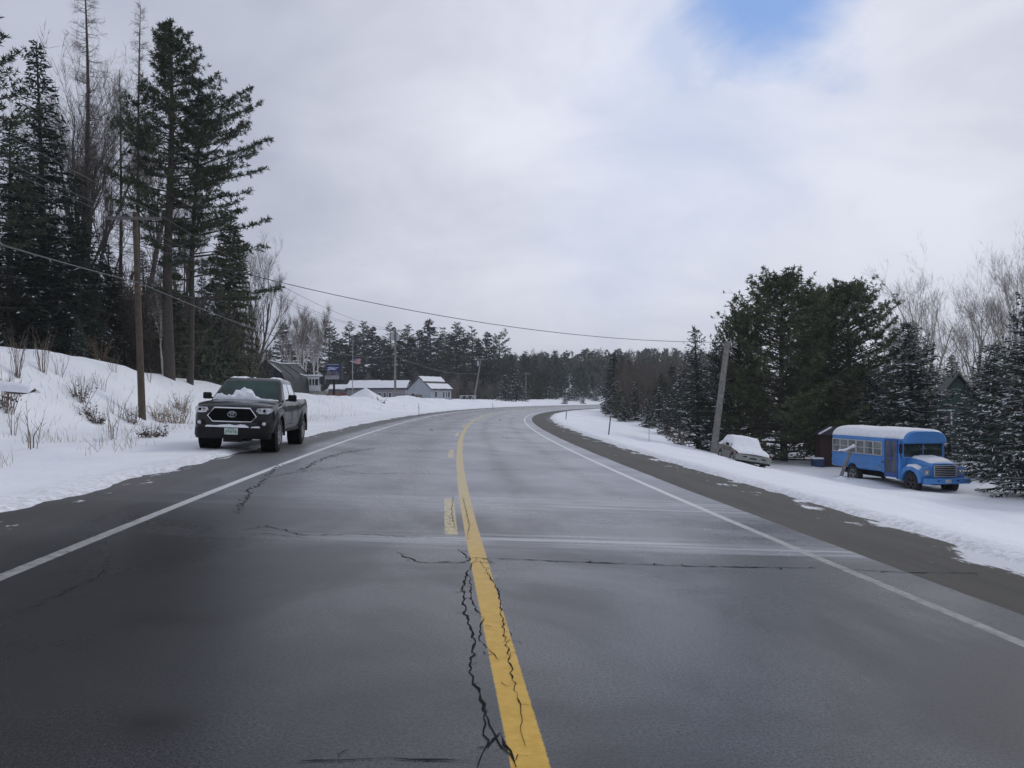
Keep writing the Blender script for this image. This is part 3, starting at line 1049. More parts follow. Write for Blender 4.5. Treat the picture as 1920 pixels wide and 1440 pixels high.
for i, (px, py, Y, lab) in enumerate([(548, 592, 118, "white birch leaning over the dark shed roof"), (572, 585, 124, "tallest white birch behind the white boat"), (598, 588, 128, "white birch nearest the blue sign")]):
    tree('birch', px, py, Y * 1.1, lab, "birches behind the dark shed", var=i, name='birch_tree', crown='twigs', wide=.9)
FILL = "dark tree filling the gaps low behind the houses"
for i, (px, py, Y) in enumerate([(505, 655, 140), (545, 645, 150), (590, 640, 170), (632, 638, 185), (668, 628, 190), (712, 630, 190), (748, 628, 195), (800, 630, 200), (845, 628, 200), (872, 632, 205), (900, 638, 205), (925, 648, 205), (725, 636, 185), (775, 634, 190), (822, 632, 195), (640, 634, 180), (580, 690, 140), (640, 690, 150), (700, 690, 160), (760, 690, 165), (820, 695, 170), (870, 690, 175), (915, 690, 178)]):
    tree('mid_spruce', px, py, Y * 1.4, FILL, "dark fill trees behind the houses", var=i, name='spruce_tree', wide=1.9)

# --- beyond the bend
for i, (px, py, Y, lab) in enumerate([(968, 692, 190, "dark snow-streaked spruce beside the far crossarm pole"), (948, 702, 182, "wide snow-streaked spruce where the snow bank ends")]):
    tree('mid_snowy', px, py, Y, lab, "snowy spruces at the bend", var=i, name='spruce_tree', wide=1.2)
for i, (px, py, Y) in enumerate([(962, 664, 235), (985, 658, 240), (1004, 664, 245), (1024, 672, 250), (1043, 668, 262), (945, 668, 225), (975, 690, 215), (1010, 690, 228)]):
    tree('mid_pine' if i % 2 else 'mid_spruce', px, py, Y, "dark conifer in the clump beyond the bend, before the hill", "conifers beyond the bend", var=i, name='conifer_tree', wide=1.25)
for i, px in enumerate(range(988, 1125, 11)):
    tree('mid_snowy', px + rng.uniform(-6, 6), 736 + rng.uniform(-14, 10), 200 + rng.uniform(0, 45), "small frosted spruce in the low row across the far road", "low frosted spruces across the far road", var=i, name='spruce_tree', wide=1.3)
RIGHT = [(1150, 660, 128, "tallest dark spruce of the wood inside the bend", 1.0), (1166, 668, 132, "slim dark spruce beside the tallest one inside the bend", .8), (1180, 674, 126, "dark spruce with a blunt tip inside the bend", .9), (1258, 684, 112, "dark spruce near the narrow pointed one, inside the bend", .9), (1238, 700, 120, "low dark spruce in the middle of the wood inside the bend", .9)]
for i, (px, py, Y, lab, wd) in enumerate(RIGHT):
    tree('mid_spruce', px, py, Y, lab, "dark spruces inside the bend", var=i, name='spruce_tree', wide=wd * 1.35)
for i, (px, py, Y) in enumerate([(1140, 735, 118), (1155, 712, 110), (1172, 742, 101), (1190, 718, 108), (1217, 745, 95), (1236, 728, 99), (1252, 748, 88), (1274, 705, 84)]):
    tree('mid_snowy', px, py, Y, "snow-dusted young spruce along the field edge inside the bend", "young spruces along the field edge", var=i, name='spruce_tree', wide=1.15)
for i, (px, py, Y) in enumerate([(1195, 668, 150), (1212, 672, 140), (1228, 665, 146), (1246, 670, 138), (1268, 668, 130), (1286, 675, 118)]):
    tree('grey_hardwood', px, py, Y, "thin bare tree in the grey brush inside the bend", "bare trees inside the bend", var=i, name='bare_tree', crown='twigs', wide=.9)


# --- the wooded hill: a far mass nobody would count
def forest_mass(name, spots, seed, leaf, fine=1.0):
    rs = np.random.RandomState(seed)
    C = Cards()
    for x, y, h, r, kind in spots:
        z0 = gz(x, y) - .3
        n = int((26 + h * 9) / fine ** 1.5)
        t = rs.uniform(.02, 1, n) ** .8
        a = rs.uniform(0, 2 * PI, n)
        rr = r * ((1 - t) ** .8 + .06) * rs.uniform(.2, 1, n)
        if kind == 2:
            rr = r * np.sin(PI * (.25 + .7 * t)) * rs.uniform(.1, 1, n)
        P = np.stack([x + np.cos(a) * rr, y + np.sin(a) * rr, z0 + h * t], -1)
        if kind == 2:
            U = unit(np.stack([np.cos(a) * .3, np.sin(a) * .3, np.ones(n)], -1) + rs.normal(0, .3, (n, 3)))
            C.add(P, U, unit(np.cross(U, rs.normal(0, 1, (n, 3)))), rs.uniform(1.0, 2.6, n) * (.5 + .5 * fine), rs.uniform(.05, .16, n) * fine, 2)
        else:
            U = unit(np.stack([np.cos(a), np.sin(a), np.full(n, -.15 if kind == 0 else .35)], -1) + rs.normal(0, .35, (n, 3)))
            C.add(P, U, unit(np.cross(U, rs.normal(0, 1, (n, 3)))), rs.uniform(.7, 1.7, n) * fine, rs.uniform(.35, .9, n) * fine, 0 if rs.rand() < .6 else 1)
            zz = np.array([[x, y, z0 + h * .93]] * 3)
            U = unit(np.array([[0, 0, 1.]] * 3) + rs.normal(0, .12, (3, 3)))
            C.add(zz, U, unit(np.cross(U, rs.normal(0, 1, (3, 3)))), np.full(3, h * .12), np.full(3, .4), 0)
    return link(name, C.mesh(name, [leaf, PINE_M, TWIG]))


rs_ = np.random.RandomState(77)
spots = [(rs_.uniform(-34, -21.5), rs_.uniform(-8, 33), rs_.uniform(11, 17), rs_.uniform(2.0, 3.0), 0) for _ in range(34)]
spots += [(rs_.uniform(-60, -34), rs_.uniform(-8, 45), rs_.uniform(13, 19), rs_.uniform(2.2, 3.2), 0) for _ in range(30)]
spots = [q for q in spots if (q[0] - q[3] * 1.3) / max(q[1], .1) * F + 960 < -90 or q[1] < 4]
tag(forest_mass("forest", [q for q in spots if (q[0] + q[3]) / max(q[1], .1) * F + 960 < -40], 15, SPRUCE_M, .7), "wood running on along the bank past the photo's edge", None, None, 'stuff')
spots = []
while len(spots) < 620:
    y = rs_.uniform(250, 430)
    x = (rs_.uniform(900, 1420) - 960) * y / F
    s_, d_ = xy_to_sd(x, y)
    if abs(d_) < 16:
        continue
    k = rs_.choice([0, 0, 1, 2])
    spots.append((x, y, rs_.uniform(6.5, 11.5), rs_.uniform(1.5, 2.6), k))
tag(forest_mass("forest", spots, 5, SPRUCE_M), "dark wooded hill closing the road's far end", None, None, 'stuff')
spots = []
while len(spots) < 560:        # brush and poles under and behind the near trees
    side_ = rs_.choice([0, 0, 1, 2, 3])
    if side_ == 0:
        y = rs_.uniform(48, 95); px = rs_.uniform(-160, 500)
    elif side_ == 1:
        y = rs_.uniform(78, 120); px = rs_.uniform(1330, 2000)
    elif side_ == 2:
        y = rs_.uniform(105, 175); px = rs_.uniform(1150, 1330)
    else:
        y = rs_.uniform(205, 270); px = rs_.uniform(470, 960)
    x = (px - 960) * y / F
    s_, d_ = xy_to_sd(x, y)
    if d_ > -17 and d_ < 13:
        continue
    spots.append((x, y, rs_.uniform(3, 7.5) * (1 if side_ else 1.1), rs_.uniform(1.2, 2.4), 2 if rs_.rand() < .7 else 0))
tag(forest_mass("undergrowth", spots, 9, SPRUCE_M, .36), "grey-brown brush and saplings standing in the woods' shade", None, None, 'stuff')

# ---------------------------------------------------------------- shared vehicle materials
def paint(name, col, rough=.28, dirt=None, var=.06, coat=.6, spec=None):
    return mat(name, col, rough, var=var, scale=2.0, coat=coat, dirt=dirt, spec=spec)


RUBBER = mat("rubber", (.018, .018, .019), .85, var=.3, scale=14, dirt=((.09, .085, .08), .35))
BLACKP = mat("black_plastic", (.008, .008, .009), .6, var=.3, scale=8, dirt=((.04, .038, .035), .25), spec=.25)
CHROME = mat("chrome", (.72, .73, .75), .16, 1.0, var=.05)
SILVER = mat("silver_alloy", (.50, .50, .52), .3, .85, var=.1, dirt=((.15, .14, .13), .6))
GLASS = mat("dark_glass", (.018, .030, .028), .06, var=.2, scale=1.5, spec=.8)
LENS = mat("lamp_lens", (.50, .51, .54), .22, .35, var=.45, scale=18)
DARKIN = mat("dark_interior", (.004, .004, .005), .8, spec=.15)
AMBER = mat("amber_lens", (.20, .11, .05), .25)
REDL = mat("red_lens", (.35, .02, .02), .25)


def wheel(name, x, y, z, R, wdt, parent, face, rim_r=None, spokes=6, rim_mat=None, turn=0.0, hub=.07):
    """Tyre, rim with spokes. face = -1 or +1: which side the rim looks to."""
    root = bpy.data.objects.new(name, None)
    COL.objects.link(root)
    root.parent = parent
    root.location = (x, y, z)
    root.rotation_euler.z = turn
    rr = rim_r or R * .60
    h = wdt / 2
    t = MB()
    t.lathe([(rr, -h * .8), (rr + .03, -h), (R - .05, -h), (R - .012, -h * .82), (R, -h * .55), (R, h * .55), (R - .012, h * .82), (R - .05, h), (rr + .03, h), (rr, h * .8)], n=36, closed_prof=True)
    for k in range(36):
        a = 2 * PI * k / 36
        for sx in (-1, 1):
            t.box((sx * h * .55, (R + .002) * math.cos(a), (R + .002) * math.sin(a)), (h * .55, .035, .014), rot=Matrix.Rotation(a - PI / 2, 3, 'X'))
    t.build('tyre', RUBBER, root, 50)
    r_ = MB()
    f = face * h
    r_.lathe([(rr + .004, f * .85), (rr - .015, f * .92), (rr - .035, f * .7), (rr - .04, -f * .2)], n=32, closed_prof=False) if False else None
    r_.lathe([(rr + .005, f * .70), (rr + .005, f * .93), (rr - .02, f * .90), (rr - .035, f * .25), (rr - .03, f * .1)], n=32, closed_prof=True)
    r_.lathe([(hub, f * .55), (hub, f * .80), (hub * .6, f * .86), (.004, f * .86)], n=16)
    for k in range(spokes):
        a = 2 * PI * k / spokes
        for da in (-.13, .13):
            m_ = Matrix.Rotation(a + da, 3, 'X')
            c = m_ @ Vector((0, 0, (rr + hub) / 2 - .01))
            r_.box((f * .66 + c.x, c.y, c.z), (abs(f) * .22, .035, rr - hub), .006, rot=m_)
    r_.build('rim', rim_mat or SILVER, root, 40)
    d = MB()
    d.lathe([(rr - .02, f * .18), (rr - .02, f * .26), (.01, f * .26)], n=24)
    d.build('brake_disc', DARKIN, root, 40)
    return root


def snow_lump(name, parent, fx, nx, ny, seed, thick, mat_=None, sag=0.02):
    """A ragged snow sheet: fx(u, v) -> base point, thick(u, v) -> thickness (<= 0: none)."""
    m_ = MB()
    top, bot = [], []
    for i in range(nx + 1):
        for j in range(ny + 1):
            u, v = i / nx, j / ny
            p, n = fx(u, v)
            t = thick(u, v) + .3 * thick(u, v) * fbm(u * 5 + seed, v * 5, seed, 2)
            if i in (0, nx) or j in (0, ny):
                t = 0
            top.append(Vector(p) + Vector(n) * max(t, 0))
            bot.append(Vector(p) - Vector(n) * sag)
            if t <= .004:
                top[-1] = Vector(p) - Vector(n) * sag * .9
    N = (nx + 1) * (ny + 1)
    fs = []
    for i in range(nx):
        for j in range(ny):
            a = i * (ny + 1) + j
            q = (a, a + 1, a + ny + 2, a + ny + 1)
            if all((top[k] - bot[k]).length < sag * .2 for k in q):
                continue
            fs.append(q)
    m_._add(top, fs)
    return m_.build(name, mat_ or FLAKE, parent, 180, fix=True)


# ---------------------------------------------------------------- the grey pickup
TR_PAINT = paint("grey_paint", (.0055, .0058, .0075), .22, ((.030, .031, .034), .16), coat=.22, spec=.3)
TRK = thing("pickup_truck", "dark grey crew cab pickup with snow on its windscreen parked on the snowy shoulder", "truck", (-6.58, 19.4, 0), .09)
TRK.location.z = gz(-6.6, 22) + .02
TRK.rotation_euler.y = .035


def truck_body():
    b = MB()
    ya, yb, R = .95, 4.50, .475
    st = sorted(set([0, .02, .06, .12, .2, .3, .42, .47, 1.45, 1.6, 2.0, 2.6, 3.2, 3.72, 3.76, 3.9, 5.0, 5.2, 5.32, 5.37] + [round(c + R * math.cos(a), 3) for c in (ya, yb) for a in np.linspace(0, PI, 15)] + [round(c + s_ * (R + .003), 3) for c in (ya, yb) for s_ in (-1, 1)]))
    def wd(y):
        return float(np.interp(y, [0, .02, .06, .12, .2, .3, .42, .6, 1.2, 1.6, 4.0, 4.5, 5.1, 5.32, 5.37], [.74, .79, .83, .865, .895, .92, .935, .948, .945, .92, .925, .94, .93, .91, .88]))
    def top(y):
        return float(np.interp(y, [0, .06, .14, .3, .7, 1.3, 1.5, 3.7, 3.76, 5.2, 5.37], [1.00, 1.045, 1.075, 1.10, 1.13, 1.165, 1.17, 1.20, 1.245, 1.255, 1.24]))
    def crown(y):
        return float(np.interp(y, [0, .06, .14, .4, 1.0, 1.45], [1.02, 1.075, 1.115, 1.165, 1.20, 1.225]))
    rings = []
    for y in st:
        zb = float(np.interp(y, [0, .1, .45, 1.5, 5.0, 5.37], [.46, .44, .44, .47, .52, .60]))
        for c in (ya, yb):
            if abs(y - c) < R + .001:
                zb = max(zb, .40 + math.sqrt(max(0, R * R - (y - c) ** 2)))
        w_, zt = wd(y), top(y)
        P = [(0, zb), (w_ * .86, zb)]
        for t, k in ((0, .955), (.10, .985), (.34, .998), (.58, 1.0), (.74, .985), (.90, .965), (1, .935)):
            P.append((w_ * k, zb + .0 + (zt - zb) * t))
        if y < 3.74:
            cr = crown(y) if y < 1.45 else zt + .01
            P += [(w_ * .80, zt + (cr - zt) * .45), (w_ * .62, zt + (cr - zt) * .72), (w_ * .42, cr), (0, cr + .004)]
        elif y < 5.30:
            P += [(w_ * .885, zt), (w_ * .87, zt - .46), (w_ * .42, zt - .47), (0, zt - .47)]
        else:
            P += [(w_ * .885, zt), (w_ * .87, zt - .01), (w_ * .42, zt - .01), (0, zt - .01)]
        rings.append([Vector((x, y, z)) for x, z in P] + [Vector((-x, y, z)) for x, z in P[-2:0:-1]])
    b.loft(rings)
    return b.build('body', TR_PAINT, TRK, 32)


truck_body()


def rrect_ring(yF, yR, w_, z, r=.14, n=5):
    pts = []
    for cx, cy, a0 in ((w_ - r, yF + r, -PI / 2), (w_ - r, yR - r, 0), (-w_ + r, yR - r, PI / 2), (-w_ + r, yF + r, PI)):
        for k in range(n + 1):
            a = a0 + PI / 2 * k / n
            pts.append(Vector((cx + r * math.cos(a), cy + r * math.sin(a), z)))
    return pts


CABZ = [(1.10, 1.24, 3.79, .885), (1.20, 1.385, 3.775, .868), (1.45, 1.72, 3.71, .79), (1.66, 2.00, 3.64, .722), (1.72, 2.10, 3.60, .695), (1.765, 2.24, 3.50, .63), (1.785, 2.5, 3.3, .48)]
cz = np.array(CABZ)
cyF = lambda z: float(np.interp(z, cz[:, 0], cz[:, 1]))
cyR = lambda z: float(np.interp(z, cz[:, 0], cz[:, 2]))
cw = lambda z: float(np.interp(z, cz[:, 0], cz[:, 3]))
c_ = MB()
c_.loft([rrect_ring(a, b_, w_, z, .12 if z < 1.75 else .10) for z, a, b_, w_ in CABZ])
c_.build('cab', TR_PAINT, TRK, 30)


def panel(pts, push, name, m_, parent, thick=.02):
    """A pane or plate: closed outline, pushed out by `push`, with thickness inwards."""
    b = MB()
    pts = [Vector(p) + Vector(push) for p in pts]
    n = Vector(push).normalized()
    b.prism(pts, -n * thick)
    return b.build(name, m_, parent, 30)


# windscreen
zs = np.linspace(1.215, 1.69, 6)
L = [(-(cw(z) - .085), cyF(z), z) for z in zs]
Rr = [((cw(z) - .085), cyF(z), z) for z in zs]
ws = MB()
ws.loft([[Vector(a) + Vector((0, -.010, .006)), Vector(b_) + Vector((0, -.010, .006))] for a, b_ in zip(L, Rr)], closed=False, caps=False)
ws.loft([[Vector(a) + Vector((0, .02, -.01)), Vector(b_) + Vector((0, .02, -.01))] for a, b_ in zip(L, Rr)], closed=False, caps=False)
windscreen = ws.build('windscreen', mat("tinted_screen", (.012, .040, .033), .10, var=.5, scale=1.2, spec=.32), TRK, 60, fix=False)
SIDEGL = mat("side_glass", (.55, .58, .62), .06, .75, var=.2, scale=1.5, spec=1.0)
for sx in (-1, 1):
    for (y0b, y0t, y1b, y1t) in ((1.78, 2.14, 2.58, 2.60), (2.68, 2.69, 3.47, 3.30)):
        pts = []
        for (y, z) in ((y0b, 1.235), (y1b, 1.235), (y1t, 1.635), (y0t, 1.635)):
            pts.append((sx * (cw(z) + .004), y, z))
        panel(pts, (sx * .006, 0, .002), 'side_window', SIDEGL, TRK, .012)
    seam = MB()
    for y, z0_, z1_ in ((1.50, .60, 1.16), (2.64, .56, 1.19), (3.55, .75, 1.19)):
        seam.tube([(sx * (.932 if y > 1.55 else .936), y, z) for z in np.linspace(z0_, z1_ - .03, 6)], .004, 4)
    seam.tube([(sx * .935, 1.5, .60), (sx * .935, 3.45, .60)], .004, 4)
    seam.build('door_seam', DARKIN, TRK)
    for y in (2.46, 3.42):
        h_ = MB()
        h_.tube([(sx * .93, y - .10, 1.075), (sx * .965, y - .07, 1.08), (sx * .965, y + .07, 1.08), (sx * .93, y + .10, 1.075)], .013, 6)
        h_.build('door_handle', TR_PAINT, TRK)
    mr = MB()
    mr.box((sx * 1.06, 1.78, 1.285), (.21, .10, .17), .035)
    mr.tube([(sx * .90, 1.76, 1.22), (sx * 1.0, 1.78, 1.25)], .025, 6)
    mirror = mr.build('side_mirror', BLACKP, TRK)
    mg = MB()
    mg.box((sx * 1.06, 1.833, 1.285), (.17, .006, .13), .002)
    mg.build('mirror_glass', CHROME, mirror)
    # arch flares
    for yc in (.95, 4.50):
        fl = MB()
        rings = []
        for a in np.linspace(-.12, PI + .12, 24):
            ca, sa = math.cos(a), math.sin(a)
            rings.append([Vector((sx * x_, yc + r_ * ca, .40 + r_ * sa)) for x_, r_ in ((.915, .455), (.968, .462), (.972, .50), (.955, .535), (.915, .545))])
        fl.loft(rings)
        fl.build('arch_flare', TR_PAINT, TRK, 40)
        lin = MB()
        lin.lathe([(.47, sx * .55), (.47, sx * .90)], axis='x', c=(0, yc, .41), n=24)
        lin.build('arch_liner', DARKIN, TRK)
    st_ = MB()
    st_.box((sx * .86, 2.72, .46), (.08, 2.5, .09), .02)
    st_.build('sill', BLACKP, TRK)
    tl_ = MB()
    tl_.box((sx * .80, 5.36, 1.02), (.13, .05, .36), .015)
    tl_.build('tail_lamp', REDL, TRK)
    wheel('wheel', sx * .80, .95, .385, .385, .265, TRK, sx, turn=.0)
    wheel('wheel', sx * .80, 4.50, .385, .385, .265, TRK, sx)

un = MB()
un.box((0, 2.7, .46), (1.2, 4.6, .16), .03)
un.tube([(-.7, .95, .40), (.7, .95, .40)], .05, 8)
un.tube([(-.7, 4.5, .40), (.7, 4.5, .40)], .055, 8)
un.lathe([(.02, -.12), (.11, -.08), (.13, 0), (.11, .08), (.02, .12)], axis='y', c=(.1, 4.5, .40), n=12)
un.build('chassis', DARKIN, TRK)

# face of the truck
def hexa(w1, w2, w3, z0_, z1_, z2_):
    return [(-w1, z0_), (w1, z0_), (w2, z1_), (w3, z2_), (-w3, z2_), (-w2, z1_)]
GR = hexa(.43, .545, .40, .705, .83, 1.015)
g = MB()
g.prism([(x, -.012, z) for x, z in GR], (0, .05, 0))
for z in np.linspace(.735, .985, 8):
    hw = np.interp(z, [.705, .83, 1.015], [.43, .545, .40]) - .02
    g.box((0, -.018, z), (2 * hw, .02, .010), .002)
grille = g.build('grille', DARKIN, TRK)
cs = MB()
cs.tube([(x * 1.02, -.022, (z - .86) * 1.03 + .86) for x, z in GR], .016, 8, closed=True)
cs.build('grille_surround', CHROME, grille)
em = MB()
def ell(cx, cz_, a, b_, r, tilt=0):
    em.tube([(cx + a * math.cos(t), -.045, cz_ + b_ * math.sin(t)) for t in np.linspace(0, 2 * PI, 25)[:-1]], r, 6, closed=True)
ell(0, .872, .098, .066, .0065)
ell(0, .872, .034, .060, .005)
ell(0, .902, .066, .024, .005)
em.box((0, -.030, .872), (.02, .02, .02))
em.build('emblem', SILVER, grille)
for sx in (-1, 1):
    hl = MB()
    out = [(.545, .955), (.60, .905), (.80, .895), (.885, .945), (.905, 1.03), (.80, 1.035), (.565, 1.025)]
    def face_y(x):
        return float(np.interp(x, [.5, .74, .79, .83, .865, .895, .92], [-.012, -.006, .018, .055, .11, .185, .26]))
    xs_ = np.linspace(.545, .905, 12)
    zlo = [float(np.interp(x, [.545, .60, .80, .885, .905], [.955, .905, .895, .945, 1.02])) for x in xs_]
    zhi = [float(np.interp(x, [.545, .565, .80, .905], [.975, 1.025, 1.035, 1.03])) for x in xs_]
    hl.loft([[Vector((sx * x, face_y(x) + .05, a)), Vector((sx * x, face_y(x) - .016, a)), Vector((sx * x, face_y(x) - .020, (a + b_) / 2)), Vector((sx * x, face_y(x) - .010, b_)), Vector((sx * x, face_y(x) + .05, b_))] for x, a, b_ in zip(xs_, zlo, zhi)])
    head = hl.build('headlight', LENS, TRK, 30)
    ib = MB()
    ib.lathe([(.036, -.03), (.030, -.036), (.004, -.036)], axis='y', c=(sx * .735, .004, .972), n=18)
    ib.build('lamp_projector', DARKIN, head)
    ib = MB()
    ib.box((sx * .64, -.034, .985), (.05, .012, .04), .004)
    ib.build('turn_lamp', AMBER, head)
    db = MB()
    db.tube([(sx * .60, -.022, .915), (sx * .70, -.018, .905), (sx * .80, .016, .905), (sx * .86, .09, .945)], .010, 6)
    db.build('daytime_strip', mat("white_strip", (.8, .8, .82), .2), head)
    fb = MB()
    fb.prism([(sx * x, face_y(x) - .008, z) for x, z in ((.60, .60), (.83, .60), (.85, .72), (.66, .745))], (0, .05, 0))
    fog = fb.build('fog_lamp_bezel', BLACKP, TRK)
    fl_ = MB()
    fl_.lathe([(.047, -.035), (.042, -.048), (.004, -.052)], axis='y', c=(sx * .735, .005, .665), n=18)
    fl_.build('fog_lamp', LENS, fog)
bu = MB()
rings = []
for x in np.linspace(-.86, .86, 25):
    yy = float(np.interp(abs(x), [0, .6, .74, .80, .86], [-.05, -.045, -.015, .03, .12]))
    rings.append([Vector((x, yy + .03, .30)), Vector((x, yy, .36)), Vector((x, yy - .01, .52)), Vector((x, yy + .01, .575)), Vector((x, yy + .14, .585)), Vector((x, yy + .14, .33))])
bu.loft(rings)
bumper = bu.build('lower_bumper', BLACKP, TRK, 40)
sk = MB()
sk.box((0, .12, .27), (.42, .16, .10), .02)
sk.build('skid_plate', BLACKP, TRK)
up_ = MB()
up_.prism([(-.62, -.028, .585), (.62, -.028, .585), (.56, -.028, .690), (-.56, -.028, .690)], (0, .05, 0))
up_.build('bumper_bar', TR_PAINT, TRK)
PLATE = mat("pale_green_plate", (.50, .58, .53), .45, var=.25, scale=16)
pl2 = MB()
pl2.box((0, -.072, .475), (.31, .012, .155), .01)
plate = pl2.build('number_plate', PLATE, TRK)
pt_ = MB()
for k, wv in enumerate((.030, .026, .030, .028, .026, .030)):
    pt_.box((-.105 + k * .042, -.080, .475), (wv * .8, .004, .065), .001)
pt_.box((0, -.080, .535), (.16, .004, .014), .001)
pt_.build('plate_lettering', mat("plate_green", (.12, .24, .17), .6, var=.4, scale=30), plate)
# snow on the truck
def on_screen(u, v):
    x = -.80 + 1.6 * u
    y = 1.26 + .72 * v
    zz = np.interp(y, [1.2, 1.30, 1.40, 2.1], [1.205, 1.218, 1.232, 1.73])
    return (x, y, zz), (0, -.42, .9)
def th_screen(u, v):
    lim = np.interp(u, [0, .06, .12, .20, .27, .34, .45, .56, .62, .68, .76, .90, 1], [.10, .34, .38, .24, .30, .56, .64, .56, .34, .24, .18, .12, .10])
    lim += .10 * fbm(u * 14, 3.1, 0, 3)
    return .15 * min(1, max(0, lim - v) * 5) * min(1, .10 + v * 5.5) * (1 + .35 * fbm(u * 11, v * 9, 2, 2)) if v < lim else -1
snow_lump('windscreen_snow', TRK, on_screen, 70, 34, 2.0, th_screen)
for (x0, x1, y0, y1, t_) in ((-.66, -.20, 2.2, 3.0, .055), (.28, .60, 2.55, 3.25, .06), (-.05, .02, 2.3, 2.36, .03)):
    snow_lump('roof_snow', TRK, lambda u, v, x0=x0, x1=x1, y0=y0, y1=y1: ((x0 + (x1 - x0) * u, y0 + (y1 - y0) * v, 1.772 - .03 * abs(x0 + (x1 - x0) * u) / .6), (0, 0, 1)), 14, 14, x0, lambda u, v, t_=t_: t_ * min(1, 5 * min(u, 1 - u, v, 1 - v)) + .0, sag=.035)
snow_lump('bumper_snow', TRK, lambda u, v: ((-.60 + 1.25 * u, -.06 + .10 * v, .585), (0, -.1, 1)), 60, 5, 5.0, lambda u, v: np.interp(u, [0, .2, .3, .45, .55, .65, .72, .8, .9, 1], [.02, .022, .04, .05, .03, .06, .05, .0, .012, .02]))
snow_lump('bed_snow', TRK, lambda u, v: ((-.78 + 1.56 * u, 3.85 + 1.4 * v, .80), (0, 0, 1)), 20, 20, 7.0, lambda u, v: .10)

# ---------------------------------------------------------------- the blue bus
BUSB = paint("bus_blue", (.060, .235, .58), .45, ((.12, .25, .42), .35), var=.10, coat=.15)
BUSD = paint("bus_door_blue", (.022, .080, .30), .45, coat=.1)
FRAMEW = mat("window_frame_grey", (.42, .44, .45), .5, var=.15)
CLOUDY = mat("cloudy_pane", (.15, .157, .155), .20, var=.4, scale=2.2, col2=(.06, .066, .066), spec=.5)
BUS = thing("school_bus", "derelict bright blue short bus with snow on its roof and bonnet", "bus", (20.42, 38.9, 0), .215)
BUS.location.z = -3.06
BUS.scale = (1.09, 1.05, 1.13)
yf, yr_ = .98, 5.25
RA = .56
HW = 1.13


def bus_ring(y, zb, w_=HW, dz=0.0):
    P = [(0, zb), (w_ - .06, zb), (w_, zb + .05), (w_ + .012, 1.15), (w_, 1.45), (w_ - .015, 2.12)]
    for a in np.linspace(0, PI / 2, 9)[1:]:
        P.append(((w_ - .015) * max(0, math.cos(a)) ** .56, 2.14 + (.56 + dz) * math.sin(a) ** .92))
    return [Vector((x, y, z)) for x, z in P] + [Vector((-x, y, z)) for x, z in P[-2:0:-1]]


b = MB()
st = sorted(set([1.56, 1.75, 2.2, 3.0, 4.0, 6.3, 6.9, 6.97] + [yr_ + RA * math.cos(a) for a in np.linspace(0, PI, 15)] + [yr_ + s_ * (RA + .004) for s_ in (-1, 1)]))
rings = []
for y in st:
    zb = .74 if y < 2.7 else .80
    zb = .58 if 1.55 < y < 2.62 else zb
    if abs(y - yr_) < RA + .001:
        zb = max(zb, .46 + math.sqrt(max(0, RA * RA - (y - yr_) ** 2)))
    rings.append(bus_ring(y, zb, HW if y < 6.9 else HW - .05, 0 if y < 6.9 else -.04))
b.loft(rings)
# visor cap over the windscreen
vr = []
for y, k in ((1.56, 1.0), (1.42, .985), (1.33, .955), (1.29, .90)):
    P = [(-(HW - .03) * k, 2.16), ((HW - .03) * k, 2.16)]
    ring = [Vector((x, y, z)) for x, z in P]
    for a in np.linspace(0, PI, 17):
        ring.append(Vector(((HW - .02) * k * (1 if math.cos(a) > 0 else -1) * abs(math.cos(a)) ** .56, y, 2.18 + .515 * k * max(0, math.sin(a)) ** .92)))
    vr.append(ring)
b.loft(vr)
b.build('body', BUSB, BUS, 30)
# belt rails on both sides
rl = MB()
for sx in (-1, 1):
    for z in (1.43, 1.12, .88):
        if z == .88:
            rl.box((sx * (HW + .010), 3.62, z), (.03, 1.95, .05), .008)
            rl.box((sx * (HW + .010), 6.4, z), (.03, 1.0, .05), .008)
        else:
            rl.box((sx * (HW + .012), 4.78, z), (.03, 4.3, .05), .008)
rl.build('rub_rail', BUSB, BUS)


def bus_window(sx, y0, y1, blue=False):
    fr = MB()
    z0_, z1_ = 1.50, 2.14
    x = sx * (HW + .004)
    for (ya_, yb_, za, zb_) in ((y0, y0 + .05, z0_, z1_), (y1 - .05, y1, z0_, z1_), (y0 + .05, y1 - .05, z0_, z0_ + .045), (y0 + .05, y1 - .05, z1_ - .045, z1_), (y0 + .05, y1 - .05, 1.80, 1.83)):
        fr.box((x, (ya_ + yb_) / 2, (za + zb_) / 2), (.05, yb_ - ya_, zb_ - za), .006)
    f_ = fr.build('window', FRAMEW, BUS)
    p = MB()
    p.box((x - sx * .002, (y0 + y1) / 2, (z0_ + z1_) / 2), (.03, y1 - y0 - .06, z1_ - z0_ - .06))
    p.build('pane', CLOUDY, f_)


for sx in (-1, 1):
    for k in range(6):
        y0 = 2.86 + k * .665
        bus_window(sx, y0, y0 + .645)
bus_window(1, 1.80, 2.5)
# entrance door (side away from the road's middle)
dr_ = MB()
x = -(HW + .012)
for (ya_, yb_, za, zb_) in ((1.74, 1.80, .60, 2.28), (2.60, 2.66, .60, 2.28), (1.80, 2.60, .60, .82), (1.80, 2.60, 2.20, 2.28), (1.80, 2.60, 1.42, 1.47), (2.18, 2.23, .82, 2.20)):
    dr_.box((x, (ya_ + yb_) / 2, (za + zb_) / 2), (.06, yb_ - ya_, zb_ - za), .006)
door = dr_.build('door', BUSD, BUS)
for ya_, yb_ in ((1.80, 2.18), (2.23, 2.60)):
    for za, zb_ in ((.82, 1.42), (1.47, 2.20)):
        p = MB()
        p.box((x + .004, (ya_ + yb_) / 2, (za + zb_) / 2), (.03, yb_ - ya_, zb_ - za))
        p.build('door_pane', mat("door_pane", (.075, .080, .095), .25, var=.4, scale=2), door)
